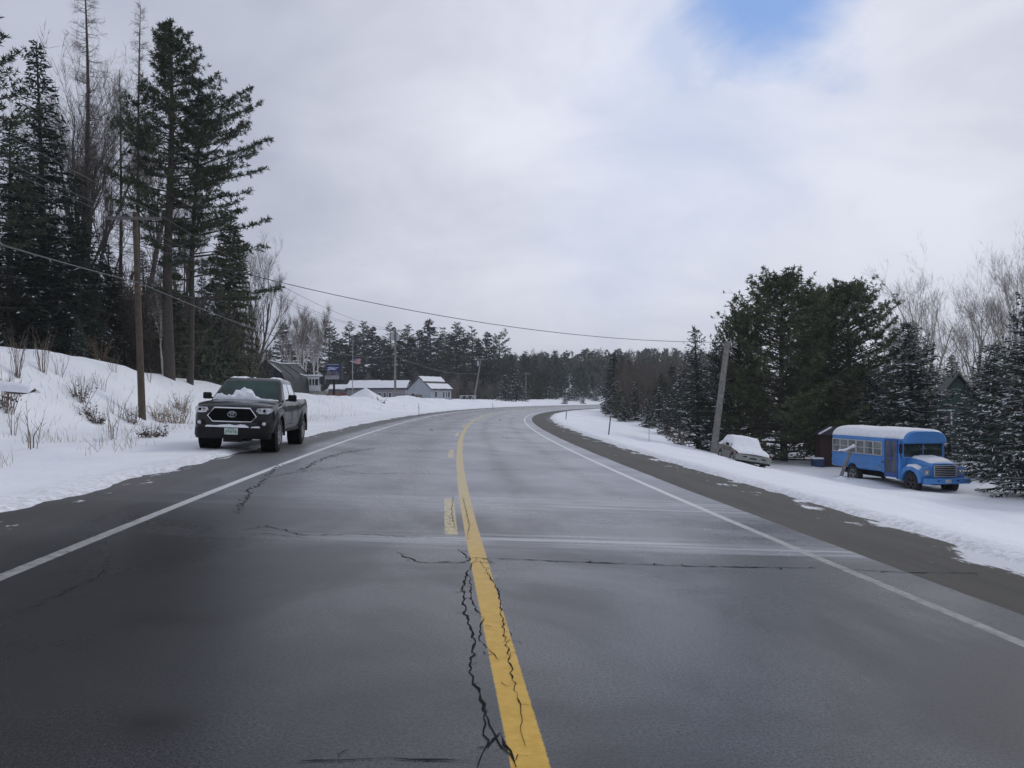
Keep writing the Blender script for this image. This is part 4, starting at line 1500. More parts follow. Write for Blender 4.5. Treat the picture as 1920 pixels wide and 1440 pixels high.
# windscreen
wf = MB()
for (xa, xb, za, zb_) in ((-1.06, 1.06, 2.10, 2.17), (-1.06, 1.06, 1.46, 1.54), (-1.08, -.98, 1.54, 2.10), (.98, 1.08, 1.54, 2.10), (-.02, .02, 1.54, 2.10)):
    wf.box(((xa + xb) / 2, 1.535, (za + zb_) / 2), (xb - xa, .05, zb_ - za), .008)
wfr = wf.build('windscreen_frame', BUSB, BUS)
for sx in (-1, 1):
    p = MB()
    p.box((sx * .50, 1.538, 1.82), (.96, .03, .57))
    p.build('windscreen_pane', GLASS, wfr)
# bonnet and wings
hb = MB()
hr = []
for y, hwid, zt in ((1.56, .80, 1.52), (1.2, .76, 1.50), (.7, .69, 1.44), (.3, .63, 1.37), (.16, .60, 1.32)):
    P = [(0, .72), (hwid + .02, .72), (hwid + .02, zt - .22), (hwid, zt - .10), (hwid - .08, zt - .02), (hwid * .5, zt + .02), (0, zt + .03)]
    hr.append([Vector((x_, y, z)) for x_, z in P] + [Vector((-x_, y, z)) for x_, z in P[-2:0:-1]])
hb.loft(hr)
hb.build('bonnet', BUSB, BUS, 35)
for sx in (-1, 1):
    fd = MB()
    prof = []
    for a in np.linspace(.0, PI, 15):
        prof.append((yf + .70 * math.cos(a) if math.cos(a) > 0 else yf + .74 * math.cos(a), .58 + .60 * math.sin(a) ** .8))
    inner = [(yf + .56 * math.cos(a), .50 + .53 * math.sin(a)) for a in np.linspace(PI, 0, 15)]
    poly = prof + inner
    n_ = len(prof)
    for i in range(n_ - 1):
        a, b2 = prof[i], prof[i + 1]
        c2, d2 = inner[n_ - 2 - i], inner[n_ - 1 - i]
        q = [(sx * .60, *p_) for p_ in (a, b2, c2, d2)]
        q2 = [(sx * 1.10, *p_) for p_ in (a, b2, c2, d2)]
        fd._add(q + q2, [(0, 1, 5, 4), (2, 3, 7, 6), (4, 5, 6, 7), (0, 3, 2, 1)])
    fd.box((sx * .86, .25, .98), (.46, .10, .42), .03)
    wing = fd.build('wing', BUSB, BUS, 30)
    lb = MB()
    lb.box((sx * .84, .185, .97), (.26, .04, .26), .012)
    bez = lb.build('headlight_bezel', mat("bezel_grey", (.30, .33, .38), .4, .3), wing)
    ll = MB()
    ll.lathe([(.085, -.012), (.075, -.03), (.03, -.042), (.003, -.044)], axis='y', c=(sx * .84, .165, .97), n=20)
    ll.build('headlight', LENS, bez)
    wheel('wheel', sx * .93, yf, .46, .47, .27, BUS, sx, rim_r=.27, spokes=5, rim_mat=mat("dark_rim", (.05, .05, .055), .6))
    wheel('wheel', sx * .93, yr_, .46, .47, .30, BUS, sx, rim_r=.29, spokes=5, rim_mat=mat("dull_rim", (.26, .26, .25), .6))
    ms = MB()
    ms.tube([(sx * 1.10, 1.50, 1.50), (sx * 1.24, 1.40, 1.56), (sx * 1.24, 1.40, 2.20), (sx * 1.10, 1.52, 2.24)], .016, 6)
    ms.box((sx * 1.25, 1.37, 1.90), (.17, .04, .40), .015)
    ms.build('mirror', BLACKP, BUS)
    us = MB()
    us.box((sx * .93, .60, .90), (.02, .1, .1))
cg = MB()
cg.box((0, .135, 1.03), (1.12, .05, .50), .015)
cgr = cg.build('grille', DARKIN, BUS)
cf = MB()
for z in (.80, .875, .95, 1.025, 1.10, 1.175, 1.25):
    cf.box((0, .095, z), (1.12, .045, .028 if .8 < z < 1.25 else .04), .006)
for xx in (-.55, .55):
    cf.box((xx, .09, 1.025), (.05, .05, .49), .006)
cf.build('grille_bars', mat("dull_chrome", (.52, .53, .55), .35, .6, dirt=((.2, .2, .2), .5)), cgr)
bp = MB()
bp.box((0, -.02, .62), (2.24, .16, .24), .02)
bmp = bp.build('bumper', BUSB, BUS)
for xx in (-.48, .48):
    ho = MB()
    ho.box((xx, -.103, .64), (.10, .012, .05), .004)
    ho.build('tow_slot', DARKIN, bmp)
bpl = MB()
bpl.box((0, -.106, .62), (.30, .012, .15), .004)
bpl.build('number_plate', mat("faded_plate", (.42, .45, .47), .5, var=.3, scale=14), bmp)
ub = MB()
ub.box((0, 4.1, .62), (1.5, 5.0, .22), .03)
ub.box((0, .9, .55), (.9, 1.4, .25), .03)
ub.build('chassis', DARKIN, BUS)
sg = MB()
sg.lathe([(.11, -.005), (.11, .012), (.10, .014), (.003, .014)], axis='x', c=(-HW - .012, 3.05, .98), n=20)
sg.build('side_emblem', mat("worn_emblem", (.16, .26, .36), .5, var=.6, scale=9), BUS)
dk = MB()
dk.box((-HW - .02, 2.80, 1.24), (.04, .16, .05), .01)
dk.build('fuel_flap', BLACKP, BUS)


# snow blankets
def bus_roof(u, v):
    a = PI * (.085 + .83 * v)
    y = 1.42 + 5.55 * u
    sgn = 1 if math.cos(a) > 0 else -1
    x = (HW - .01) * sgn * abs(math.cos(a)) ** .56
    z = 2.14 + .56 * math.sin(a) ** .92
    return (x, y, z), Vector((math.cos(a) * .7, -.25 * (u < .05) + .2 * (u > .95), math.sin(a))).normalized()
snow_lump('roof_snow', BUS, bus_roof, 60, 40, 1.7, lambda u, v: .060 * min(1, .35 + 9 * min(v, 1 - v)) * min(1, .5 + 12 * min(u, 1 - u)) + .012 * fbm(u * 22, v * 3, 2, 2), sag=.02)
snow_lump('bonnet_snow', BUS, lambda u, v: ((-.70 * (1 - .16 * (1 - v)) + 1.40 * u * (1 - .16 * (1 - v)) + .07 * (1 - v) * 0, .24 + 1.26 * v, float(np.interp(.24 + 1.26 * v, [.16, .3, .7, 1.2, 1.56], [1.33, 1.375, 1.445, 1.50, 1.525])) - .07 * abs(2 * u - 1) ** 3), (0, 0, 1)), 36, 36, 4.4,
          lambda u, v: .10 * min(1, .25 + 6 * min(u, 1 - u)) * min(1, .2 + 5 * v))
for sx in (-1, 1):
    snow_lump('wing_snow', BUS, lambda u, v, sx=sx: ((sx * (.72 + .36 * u), .50 + .85 * v, .58 + .60 * math.sin(math.acos(max(-1, min(1, (.50 + .85 * v - yf) / .72)))) ** .8), (0, 0, 1)), 12, 24, 6.1, lambda u, v: .085 * min(1, 5 * min(u, 1 - u) + .2) * min(1, 5 * min(v, 1 - v) + .1))
snow_lump('step_snow', BUS, lambda u, v: ((-1.22 + .25 * u, 1.75 + .8 * v, .58), (0, 0, 1)), 8, 12, 2.2, lambda u, v: .05)

# ---------------------------------------------------------------- the snowed-in car
TAUPE = paint("taupe_paint", (.105, .096, .078), .5, ((.07, .06, .052), .4), coat=.1)
TAUB = paint("brown_band", (.085, .055, .040), .55, coat=.1)
CAR = thing("sedan_car", "old taupe car buried under thick snow below the road bank", "car", (11.95, 41.3, 0), -.03)
CAR.scale = (1.05, 1.05, 1.05)
CAR.location.z = -1.98
CAR.rotation_euler = (0, .155, -.03)
ya, yb, R = .85, 3.45, .37
st = sorted(set([0, .05, .15, .3, 1.4, 2.0, 2.6, 4.2, 4.35, 4.42] + [c + R * math.cos(a) for c in (ya, yb) for a in np.linspace(0, PI, 13)] + [c + s_ * (R + .004) for c in (ya, yb) for s_ in (-1, 1)]))
b = MB()
rings = []
for y in st:
    zb = .26 if y > .1 else .30
    for c in (ya, yb):
        if abs(y - c) < R + .001:
            zb = max(zb, .29 + math.sqrt(max(0, R * R - (y - c) ** 2)))
    w_ = float(np.interp(y, [0, .15, .5, 4.0, 4.42], [.76, .81, .835, .835, .76]))
    zt = float(np.interp(y, [0, .1, 1.25, 4.0, 4.42], [.66, .72, .86, .90, .84]))
    P = [(0, zb), (w_ * .92, zb), (w_ * .97, zb + .02), (w_, zb + (zt - zb) * .55), (w_ * .985, zt - .03), (w_ * .95, zt), (0, zt + .03)]
    rings.append([Vector((x_, y, z)) for x_, z in P] + [Vector((-x_, y, z)) for x_, z in P[-2:0:-1]])
b.loft(rings)
b.build('body', TAUPE, CAR, 30)
for sx in (-1, 1):
    bd = MB()
    bd.box((sx * .838, 2.14, .775), (.012, 1.75, .17), .004)
    bd.box((sx * .835, .22, .71), (.012, .28, .10), .003)
    bd.build('side_band', TAUB, CAR)
    md = MB()
    md.box((sx * .845, 2.14, .69), (.02, 1.8, .022), .004)
    md.build('side_moulding', BLACKP, CAR)
    mk = MB()
    mk.box((sx * .93, 1.60, .965), (.16, .09, .12), .03)
    mk.build('side_mirror', BLACKP, CAR)
    tl_ = MB()
    tl_.prism([(sx * .845, .10, .60), (sx * .845, .36, .60), (sx * .845, .36, .70), (sx * .845, .08, .70)], (-sx * .03, 0, 0))
    tl_.build('marker_lamp', REDL, CAR)
    for y in (ya, yb):
        wheel('wheel', sx * .72, y, .28, .30, .19, CAR, sx, rim_r=.18, spokes=5)
fbm_ = MB()
fbm_.box((0, -.04, .47), (1.66, .16, .28), .03)
fbp = fbm_.build('front_bumper', mat("bumper_grey", (.24, .25, .235), .55, var=.2, scale=5), CAR)
for xx, ww, zz in ((-.42, .18, .52), (-.03, .34, .47), (.46, .20, .50)):
    dk = MB()
    dk.box((xx, -.125, zz), (ww, .012, .055), .004)
    dk.build('bumper_slot', DARKIN, fbp)
vl = MB()
vl.box((0, .0, .29), (1.62, .14, .10), .02)
vl.build('front_valance', BLACKP, CAR)
c_ = MB()
c_.loft([rrect_ring(yF_, yR_, w_, z, .12) for z, yF_, yR_, w_ in ((.82, 1.25, 4.1, .80), (1.0, 1.50, 3.95, .74), (1.25, 1.92, 3.55, .64), (1.33, 2.1, 3.35, .56))])
c_.build('cabin', GLASS, CAR, 30)
# the snow that hides nearly all of it
def car_snow(u, v):
    y = -.04 + 4.40 * u
    z = float(np.interp(y, [-.04, .05, .6, 1.25, 1.55, 2.0, 2.3, 3.2, 3.6, 4.05, 4.36], [.70, .75, .83, .93, 1.10, 1.36, 1.42, 1.40, 1.20, .97, .88]))
    wz = np.interp(y, [-.04, .3, 1.25, 2.0, 3.3, 4.0, 4.36], [.74, .80, .82, .78, .78, .80, .74])
    a = 2 * v - 1
    low = float(np.interp(y, [0, 1.2, 1.6, 3.6, 4.0], [.03, .05, .42, .42, .06]))
    e = abs(a)
    x_ = wz * (1 if a > 0 else -1) * (e / .62 * .80 if e < .62 else .80 + .20 * (e - .62) / .38)
    zz = z if e < .62 else z - low * ((e - .62) / .38) ** 1.3
    zz -= .03 * (e / .62) ** 2 if e < .62 else .03
    n = Vector(((.9 if a > 0 else -.9) if e > .66 else a * .3, -.25 if .9 < y < 2.1 else 0, .45 if e > .66 else 1)).normalized()
    return (x_, y, zz), n
def car_th(u, v):
    y = -.04 + 4.40 * u
    a = abs(2 * v - 1)
    t = .045 + .02 * fbm(u * 9, v * 6, 3.3, 3)
    # snow has slid off along the top edge of the side windows and round the door mirror
    if a > .90 and 1.72 < y < 3.3 and fbm(y * 2.2, v * 9, 8.1, 3) > -.02:
        return -1
    if .62 < a < .68 and 2.05 < y < 3.0 and fbm(y * 2.5, 4.0, 2.0, 3) > .02:
        return -1
    return t * min(1, .3 + 8 * min(u, 1 - u))
snow_lump('snow_cover', CAR, car_snow, 70, 44, 3.0, car_th, sag=.03)

# ---------------------------------------------------------------- poles and wires
POLE_B = mat("pole_brown", (.085, .064, .043), .9, var=.3, scale=5, bump=.4, col2=(.055, .042, .030))
POLE_G = mat("pole_grey", (.21, .20, .185), .9, var=.25, scale=5, bump=.4)
STEEL = mat("galvanised", (.40, .41, .42), .45, .6, var=.15)
CERAM = mat("insulator", (.32, .33, .34), .3)
WIRE = mat("wire_grey", (.055, .055, .06), .6)
CABLE = mat("cable_sheath", (.085, .09, .095), .6)


def pole(label, base, top, r0, r1, m_, arm=None, arm_dir=(1, 0), arm_z=.0, cans=0, name="utility_pole"):
    base, top = Vector(base), Vector(top)
    t = thing(name, label, "pole", base)
    P = MB()
    ax = top - base
    P.tube([Vector((0, 0, -.6)) , ax * .0] + [ax * k for k in (.2, .4, .6, .8, 1)], [r0] * 2 + [r0 + (r1 - r0) * k for k in (.2, .4, .6, .8, 1)], 14)
    P.build('shaft', m_, t, 50)
    if arm:
        A = MB()
        d = Vector((arm_dir[0], arm_dir[1], 0)).normalized()
        c = ax * (1 - arm_z / ax.length) + Vector((0, -r1 - .05, 0))
        rot = Matrix.Rotation(math.atan2(d.y, d.x), 3, 'Z')
        A.box(c, (arm, .10, .12), .01, rot=rot)
        for s_ in (-1, 1):
            A.tube([c + d * s_ * arm * .28, c - Vector((0, 0, .55))], .014, 5)
        ca = A.build('crossarm', m_ if m_ is POLE_G else mat("arm_grey", (.13, .125, .12), .9, var=.2), t)
        for s_ in (-.95, -.45, .45, .95):
            I = MB()
            I.lathe([(.02, 0), (.02, .06), (.045, .07), (.05, .11), (.03, .14), (.045, .16), (.02, .20), (.004, .20)], axis='z', c=c + d * s_ * arm / 2 + Vector((0, 0, .06)), n=10)
            I.build('insulator', CERAM, ca)
    for k in range(cans):
        K = MB()
        cc = ax * .83 + Vector((-.34 + .68 * k, -.05, 0))
        K.lathe([(.20, 0), (.23, .03), (.23, .82), (.19, .88), (.004, .92)], axis='z', c=cc, n=18)
        K.tube([cc + Vector((0, -.05, .9)), cc + Vector((0, -.05, 1.12))], .03, 6)
        K.build('transformer', STEEL, t, 40)
    return t, base, top


P1B, P1T = at(267, 797, 34), at(253, 398, 34)
P1B.z = gz(P1B.x, 34) - .05
pole("brown wooden utility pole with one crossarm standing on the bank before the wood", P1B, P1T, .15, .10, POLE_B, 2.25, (1, .06), .28)
# what is bolted to that pole: a small gain block and a guy hook
P2Y = 112
P2B, P2T = at(741, 744, P2Y), at(741, 615, P2Y)
P2B.z = gz(P2B.x, P2Y) - .1
pole("straight grey utility pole carrying two transformers in front of the long low house", P2B, P2T, .17, .12, POLE_G, 2.3, (1, .1), .4, cans=2)
P3Y = 165
P3B, P3T = at(888, 752, P3Y), at(902, 672, P3Y)
P3B.z = gz(P3B.x, P3Y) - .1
pole("leaning utility pole with one crossarm past the gabled house", P3B, P3T, .17, .12, POLE_G, 2.3, (1, .1), .2, cans=1)
P4Y = 225
P4B, P4T = at(986, 760, P4Y), at(986, 697, P4Y)
P4B.z = gz(P4B.x, P4Y) - .1
pole("small far utility pole with a pale crossarm against the snow-streaked spruce", P4B, P4T, .17, .13, POLE_G, 2.6, (1, .0), .6)
PRB, PRT = at(1337, 852, 50), at(1364, 640, 50)
PRB.z = gz(PRB.x, 50) - .1
pole("thick bare grey pole leaning beside the snow-covered car", PRB, PRT, .205, .165, POLE_G)


def wire(label, a, b, sag, r, m_, group=None, name="utility_wire"):
    a, b = Vector(a), Vector(b)
    pts = [a.lerp(b, t) - Vector((0, 0, 4 * sag * t * (1 - t))) for t in np.linspace(0, 1, 25)]
    W = MB()
    W.tube(pts, r, 6)
    o = W.build(name, m_, None, 80)
    return tag(o, label, "wire", group)


wire("single wire crossing above the road to the leaning grey pole", P1T + Vector((.1, -.1, -1.35)), PRT + Vector((0, 0, -.05)), 1.05, .016, WIRE)
arm1 = P1T + Vector((0, -.15, -.10))
arm2 = P2T + Vector((0, -.15, -.22))
arm3 = P3T + Vector((0, -.15, -.0))
for k, nm in ((-1.02, "outermost"), (-.5, "inner wood-side"), (1.02, "road-side")):
    wire("%s power wire from the brown pole's crossarm to the pole with transformers" % nm, arm1 + Vector((k, 0, 0)), arm2 + Vector((k, 0, 0)), 1.2, .011, WIRE, "power wires over the snowy bank")
    wire("%s power wire running past the wood into the brown pole's crossarm" % nm, (-11.9 + k, -6, 8.6), arm1 + Vector((k, 0, 0)), .5, .011, WIRE, "power wires before the wood")
wire("thick grey cable running past the wood to the brown pole", (-11.9, -6, 6.0), at(254, 530, 34) + Vector((.15, -.12, 0)), .45, .022, CABLE, name="phone_cable")
wire("thick grey cable drooping from the brown pole toward the pole with transformers", at(254, 530, 34) + Vector((.15, -.12, 0)), at(741, 667, P2Y) + Vector((0, -.15, 0)), 1.25, .022, CABLE, name="phone_cable")
wire("cable from the pole with transformers to the leaning pole past the house", at(741, 667, P2Y) + Vector((0, -.15, 0)), at(896, 700, P3Y), .9, .032, CABLE, name="phone_cable")
wire("power wire from the pole with transformers to the leaning pole past the house", arm2, arm3, .9, .012, WIRE)

# ---------------------------------------------------------------- marker posts
RUST = mat("rusty_steel", (.085, .062, .052), .85, var=.35, scale=14)
for (px, pyb, pyt, Y, lean, lab, rr) in ((1141, 817, 774, 46, .11, "dark steel marker post leaning in the snow inside the bend", .038), (1061, 785, 766, 76, .08, "far dark marker post at the edge of the bend", .042), (1217, 823, 797, 50, .0, "thin pale stake out in the snowy field", .018), (786, 772, 748, 62, -.05, "thin dark marker post before the snow bank and the gabled house", .022), (924, 763, 752, 110, 0, "tiny dark marker stake on the snow bank past the leaning pole", .035)):
    x = (px - 960) * Y / F
    g = gz(x, Y)
    hgt = (pyb - pyt) * Y / F
    t = thing("marker_post", lab, "post", (x, Y, g), 0, "roadside marker posts")
    P = MB()
    P.box((0, 0, hgt / 2 - .2), (rr * 1.6, rr, hgt + .4), .004)
    P.build('post', POLE_G if 'pale' in lab else RUST, t)
    P = MB()
    P.box((0, -rr * .7, hgt - .10), (rr * 1.7, .01, .16), .003)
    P.build('reflector', STEEL, t)
    t.rotation_euler.y = lean

# guard rail where the road runs out of sight
grl = thing("guard_rail", "dark guard rail capped with snow at the far inside of the bend", "guard rail")
pts = []
for s_ in np.arange(150, 182, 2.0):
    x, y = sd_to_xy(s_, 6.4)
    pts.append(Vector((float(x), float(y), BANK * 6.4 + .62)))
G = MB()
G.loft([[p + Vector((0, 0, .16)), p + Vector((.05, 0, .08)), p + Vector((0, 0, 0)), p + Vector((.05, 0, -.08)), p + Vector((0, 0, -.16))] for p in pts], closed=False, caps=False)
G.build('rail', RUST, grl, 30)
for p in pts[::2]:
    Q = MB()
    Q.box(p + Vector((.1, .1, -.35)), (.12, .12, .9), .01)
    Q.build('post', RUST, grl)
Q = MB()
Q.tube([p + Vector((.04, 0, .18)) for p in pts], .07, 6)
Q.build('snow_cap', FLAKE, grl)

# ---------------------------------------------------------------- buildings
WHITEW = mat("white_siding", (.50, .54, .56), .7, var=.10, scale=1.5)
def siding(name, col, period=.14, vertical=False):
    m, nt, b = new_mat(name)
    x, y, z = nt.sep(nt.coord())
    c = nt.mul(z, 1 / period) if not vertical else nt.mul(x, 1 / period)
    fr = nt.m('FRACT', c)
    k = nt.rng(fr, .0, .16)
    f = nt.noise(nt.coord(), 1.7, 4)
    base = nt.mix(nt.rng(f, .3, .7), tuple(c_ * .82 for c_ in col), col)
    nt.put(b.inputs['Base Color'], nt.mix(k, tuple(c_ * .55 for c_ in col), base))
    b.inputs['Roughness'].default_value = .7
    nt.put(b.inputs['Normal'], nt.bump(k, .5, .02))
    return m
SID_B = siding("pale_blue_siding", (.41, .45, .48), .22)
SID_G = siding("grey_board_siding", (.27, .26, .28), .35, True)
ROOFD = mat("dark_shingle", (.05, .05, .055), .9, var=.3, scale=8)
WINP = mat("window_dark", (.012, .014, .018), .12, spec=.6)
TRIMW = mat("white_trim", (.58, .60, .62), .6, var=.08)


def house(name, label, c, wx, dy, hw, hr, rotz, wallm, wins=(), ridge='x', over=.35, snow_t=.18, bare=None, extra=None):
    """Gabled house: wx along local x, dy along local y; wins: (side, along, z, w, h)."""
    t = thing(name, label, "house", c, rotz)
    W = MB()
    X, Y_ = wx / 2, dy / 2
    if ridge == 'x':
        prof = [(-Y_, -1.0), (Y_, -1.0), (Y_, hw), (0, hr), (-Y_, hw)]
        W.loft([[Vector((x, y, z)) for y, z in prof] for x in (-X, X)])
    else:
        prof = [(-X, -1.0), (X, -1.0), (X, hw), (0, hr), (-X, hw)]
        W.loft([[Vector((x, y, z)) for x, z in prof] for y in (-Y_, Y_)])
    W.build('wall', wallm, t, 20)
    R_, S_ = MB(), MB()
    half = Y_ if ridge == 'x' else X
    ln = (X if ridge == 'x' else Y_) + over
    sl = (hr - hw) / half
    for s_ in (-1, 1):
        def q(z0, z1, e0, e1, dz):
            a = []
            for v in (-ln, ln):
                for e, zz in ((0, hr), (half + over, hr - sl * (half + over))):
                    a.append((v, s_ * e, zz + dz) if ridge == 'x' else (s_ * e, v, zz + dz))
            return a
        lo, hi, sn = q(0, 0, 0, 0, .03), q(0, 0, 0, 0, .17), q(0, 0, 0, 0, .17 + snow_t)
        fs = [(0, 1, 3, 2), (4, 6, 7, 5), (0, 4, 5, 1), (2, 3, 7, 6), (1, 5, 7, 3), (0, 2, 6, 4)]
        R_._add(lo + hi, fs)
        n = 26
        top, bot = [], []
        for i in range(n + 1):
            for j in range(9):
                u, v = i / n, j / 8
                L_ = -ln + 2 * ln * u
                e = (half + over - .05) * v
                z = hr - sl * e + .175
                bare_ = bare(u, v, s_) if bare else 1.0
                th = snow_t * bare_ * (1 + .5 * fbm(u * 8, v * 4 + s_ * 7, wx, 3))
                p = (L_, s_ * e) if ridge == 'x' else (s_ * e, L_)
                top.append((p[0], p[1], z + (th if th > .02 else -.03)))
        S_._add(top, [(i * 9 + j, i * 9 + j + 1, i * 9 + j + 10, i * 9 + j + 9) for i in range(n) for j in range(8)])
    roof = R_.build('roof', ROOFD, t, 20)
    S_.build('roof_snow', FLAKE, roof, 80)
    for side, al, z, w_, h_ in wins:
        if side == 'f':
            cpt, sz, nrm = Vector((al, -Y_, z)), (w_, .08, h_), Vector((0, -1, 0))
        elif side == 'b':
            cpt, sz, nrm = Vector((al, Y_, z)), (w_, .08, h_), Vector((0, 1, 0))
        elif side == 'r':
            cpt, sz, nrm = Vector((X, al, z)), (.08, w_, h_), Vector((1, 0, 0))
        else:
            cpt, sz, nrm = Vector((-X, al, z)), (.08, w_, h_), Vector((-1, 0, 0))
        fr = MB()
        big = tuple(s_ + .22 if s_ > .09 else s_ for s_ in sz)
        fr.box(cpt + nrm * .01, big, .01)
        f_ = fr.build('window', TRIMW, t)
        p = MB()
        p.box(cpt + nrm * .025, sz)
        p.build('pane', WINP, f_)
    return t


def site(px, Y, dz=0.0):
    x = (px - 960) * Y / F
    return Vector((x, Y, gz(x, Y) + dz))


# the gabled pale house
H1 = site(806, 190, -.3)
house("gabled_house", "pale blue-white gabled house with patchy snow on its slate-dark roof", H1, 6.4, 8.0, 2.8, 5.4, -.52, SID_B,
      [('r', -2.2, 1.55, .75, 1.25), ('r', .9, 1.5, .6, 1.3), ('r', 2.0, 1.5, .35, 1.2), ('r', 3.0, 1.5, .7, 1.3), ('f', -1.8, 1.2, .9, 1.2)], 'y',
      bare=lambda u, v, s_: 0 if .34 < v < .52 else 1.0, snow_t=.14)
# long low house
H2 = site(712, 205, -.2)
house("long_house", "long low grey house with a smooth snow-covered roof", H2, 14.5, 7.0, 2.9, 4.7, -.10, SID_G,
      [('f', -2.3, 1.35, .8, 1.1), ('f', -1.2, 1.35, .8, 1.1), ('f', 1.0, 1.3, .5, 1.3), ('f', 2.2, 1.3, .5, 1.3), ('f', 3.5, 1.3, .6, 1.3), ('f', -4.2, 1.2, .7, 1.5), ('r', 0, 1.3, .9, 1.0)], 'x', snow_t=.2)
H2b = site(646, 208, -.2)
house("grey_garage", "small weathered grey garage at the end of the long low house", H2b, 6.6, 6.0, 2.6, 3.9, .05, mat("weathered_boards", (.17, .17, .175), .9, var=.25, scale=2), [('f', .6, .8, 1.6, 1.5)], 'x', snow_t=.12, bare=lambda u, v, s_: .2 + v)
# brown deck
dk = thing("wooden_deck", "low brown wooden deck with a plank rail in front of the gabled house", "deck", site(768, 176, .2), -.1)
D = MB()
for z in (.25, .55, .85):
    D.box((0, 0, z), (5.4, .06, .22), .01)
D.build('rail_planks', mat("deck_brown", (.11, .075, .055), .9, var=.3, scale=5), dk)
for k in range(6):
    D = MB()
    D.box((-2.6 + k * 1.04, .07, .45), (.10, .10, 1.1), .01)
    D.build('post', POLE_B, dk)
D = MB()
D.box((0, 1.3, .12), (5.4, 2.4, .12), .01)
D.build('floor_boards', POLE_B, dk)

# dark fabric shed with a sagging roof
SH = site(526, 93, -.1)
sh = thing("dark_shed", "dark tarpaulin shed with a sagging half-snowy roof behind the pickup", "shed", SH, -.25)
TARP = mat("dark_tarp", (.020, .024, .030), .75, var=.4, scale=2.5)
TARPG = mat("grey_tarp", (.034, .040, .042), .7, var=.35, scale=1.2)
prof = [(-2.1, -.6), (-2.1, 3.0), (0.0, 4.5), (1.85, 3.12), (2.12, 2.5), (2.2, -.6)]
EW = MB()
EW.prism([(x, -3.0, z) for x, z in prof], (0, .08, 0))
EW.build('end_wall', TARP, sh, 20)
EW = MB()
EW.prism([(x, 3.4, z * .96) for x, z in prof], (0, .08, 0))
EW.build('end_wall', TARP, sh, 20)
RS = MB()
rings = []
for i, y in enumerate(np.linspace(-3.05, 3.45, 14)):
    u = i / 13
    ring = []
    for k, (x, z) in enumerate(prof):
        dip = -.20 * math.sin(PI * u) ** 1.5 * (k == 2) - .22 * math.sin(PI * u * 1.6) ** 2 * (k == 3)
        ring.append(Vector((x + (.10 * math.sin(5 * u) if k in (3, 4) else 0), y, z * (1 - .03 * u) + dip)))
    rings.append(ring)
RS.loft(rings, closed=False, caps=False)
RS.loft([[p + Vector((0, 0, -.05)) * 1.0 for p in r_] for r_ in rings], closed=False, caps=False)
RS.build('roof_cover', TARPG, sh, 45, fix=False)
RD_ = MB()
for u in (.0, .33, .66, 1.0):
    i = int(u * 13)
    RD_.tube([p + Vector((0, 0, .03)) for p in rings[i][1:5]], .05, 5)
RD_.build('frame_hoop', TARP, sh)
sn = MB()
sn.tube([r_[2] + Vector((.05, 0, .05)) for r_ in rings], [.05 + .06 * abs(fbm(i * .7, 0, 0, 2)) for i in range(14)], 7)
sn.tube([rings[0][k] + Vector((0, -.02, .06)) for k in (2, 3)], .06, 6)
sn.tube([r_[3] + Vector((.02, 0, .04)) for r_ in rings[8:]], .05, 6)
sn.build('snow_ridge', FLAKE, sh)

# boat with a cabin beside the shed
BT = site(590, 96, -.05)
bt = thing("cabin_boat", "white cabin boat with three dark windows and a snowy roof parked by the dark shed", "boat", BT, .12)
WHT = mat("gelcoat_white", (.58, .59, .60), .4, var=.08, scale=3, dirt=((.30, .30, .27), .4))
HUL = mat("hull_grey", (.27, .275, .25), .5, var=.2, scale=2)
K = MB()
hr = []
for x, w_, zk, zs_ in ((-1.15, .75, .55, 1.15), (-.6, .95, .30, 1.1), (.2, 1.0, .25, 1.05), (.9, .85, .35, 1.1), (1.35, .45, .65, 1.2), (1.55, .05, 1.0, 1.28)):
    hr.append([Vector((x, -w_, zs_)), Vector((x, -w_ * .95, (zs_ + zk) / 2)), Vector((x, 0, zk)), Vector((x, w_ * .95, (zs_ + zk) / 2)), Vector((x, w_, zs_))])
K.loft(hr)
K.build('hull', HUL, bt, 45)
K = MB()
K.box((-.25, 0, 1.95), (1.75, 1.7, 1.75), .10, taper=.94)
cabn = K.build('cabin', WHT, bt, 40)
for xx, ww in ((-.38, .22), (-.05, .20), (.32, .34)):
    p = MB()
    p.box((xx, -.835, 2.15), (ww, .04, .72), .02)
    p.build('cabin_window', WINP, cabn)
p = MB()
p.box((-.25, 0, 2.92), (2.05, 1.95, .16), .06)
p.build('cabin_snow', FLAKE, cabn)
p = MB()
p.box((.95, 0, 2.35), (.5, 1.3, .9), .05)
p.build('canopy', mat("dark_canopy", (.03, .033, .045), .7), bt)
p = MB()
p.box((0, 0, .22), (2.6, .5, .14), .02)
p.tube([(1.2, 0, .25), (2.3, 0, .3)], .05, 6)
p.lathe([(.30, -.1), (.30, .1)], axis='y', c=(-.3, -.7, .22), n=18)
p.build('trailer', BLACKP, bt)

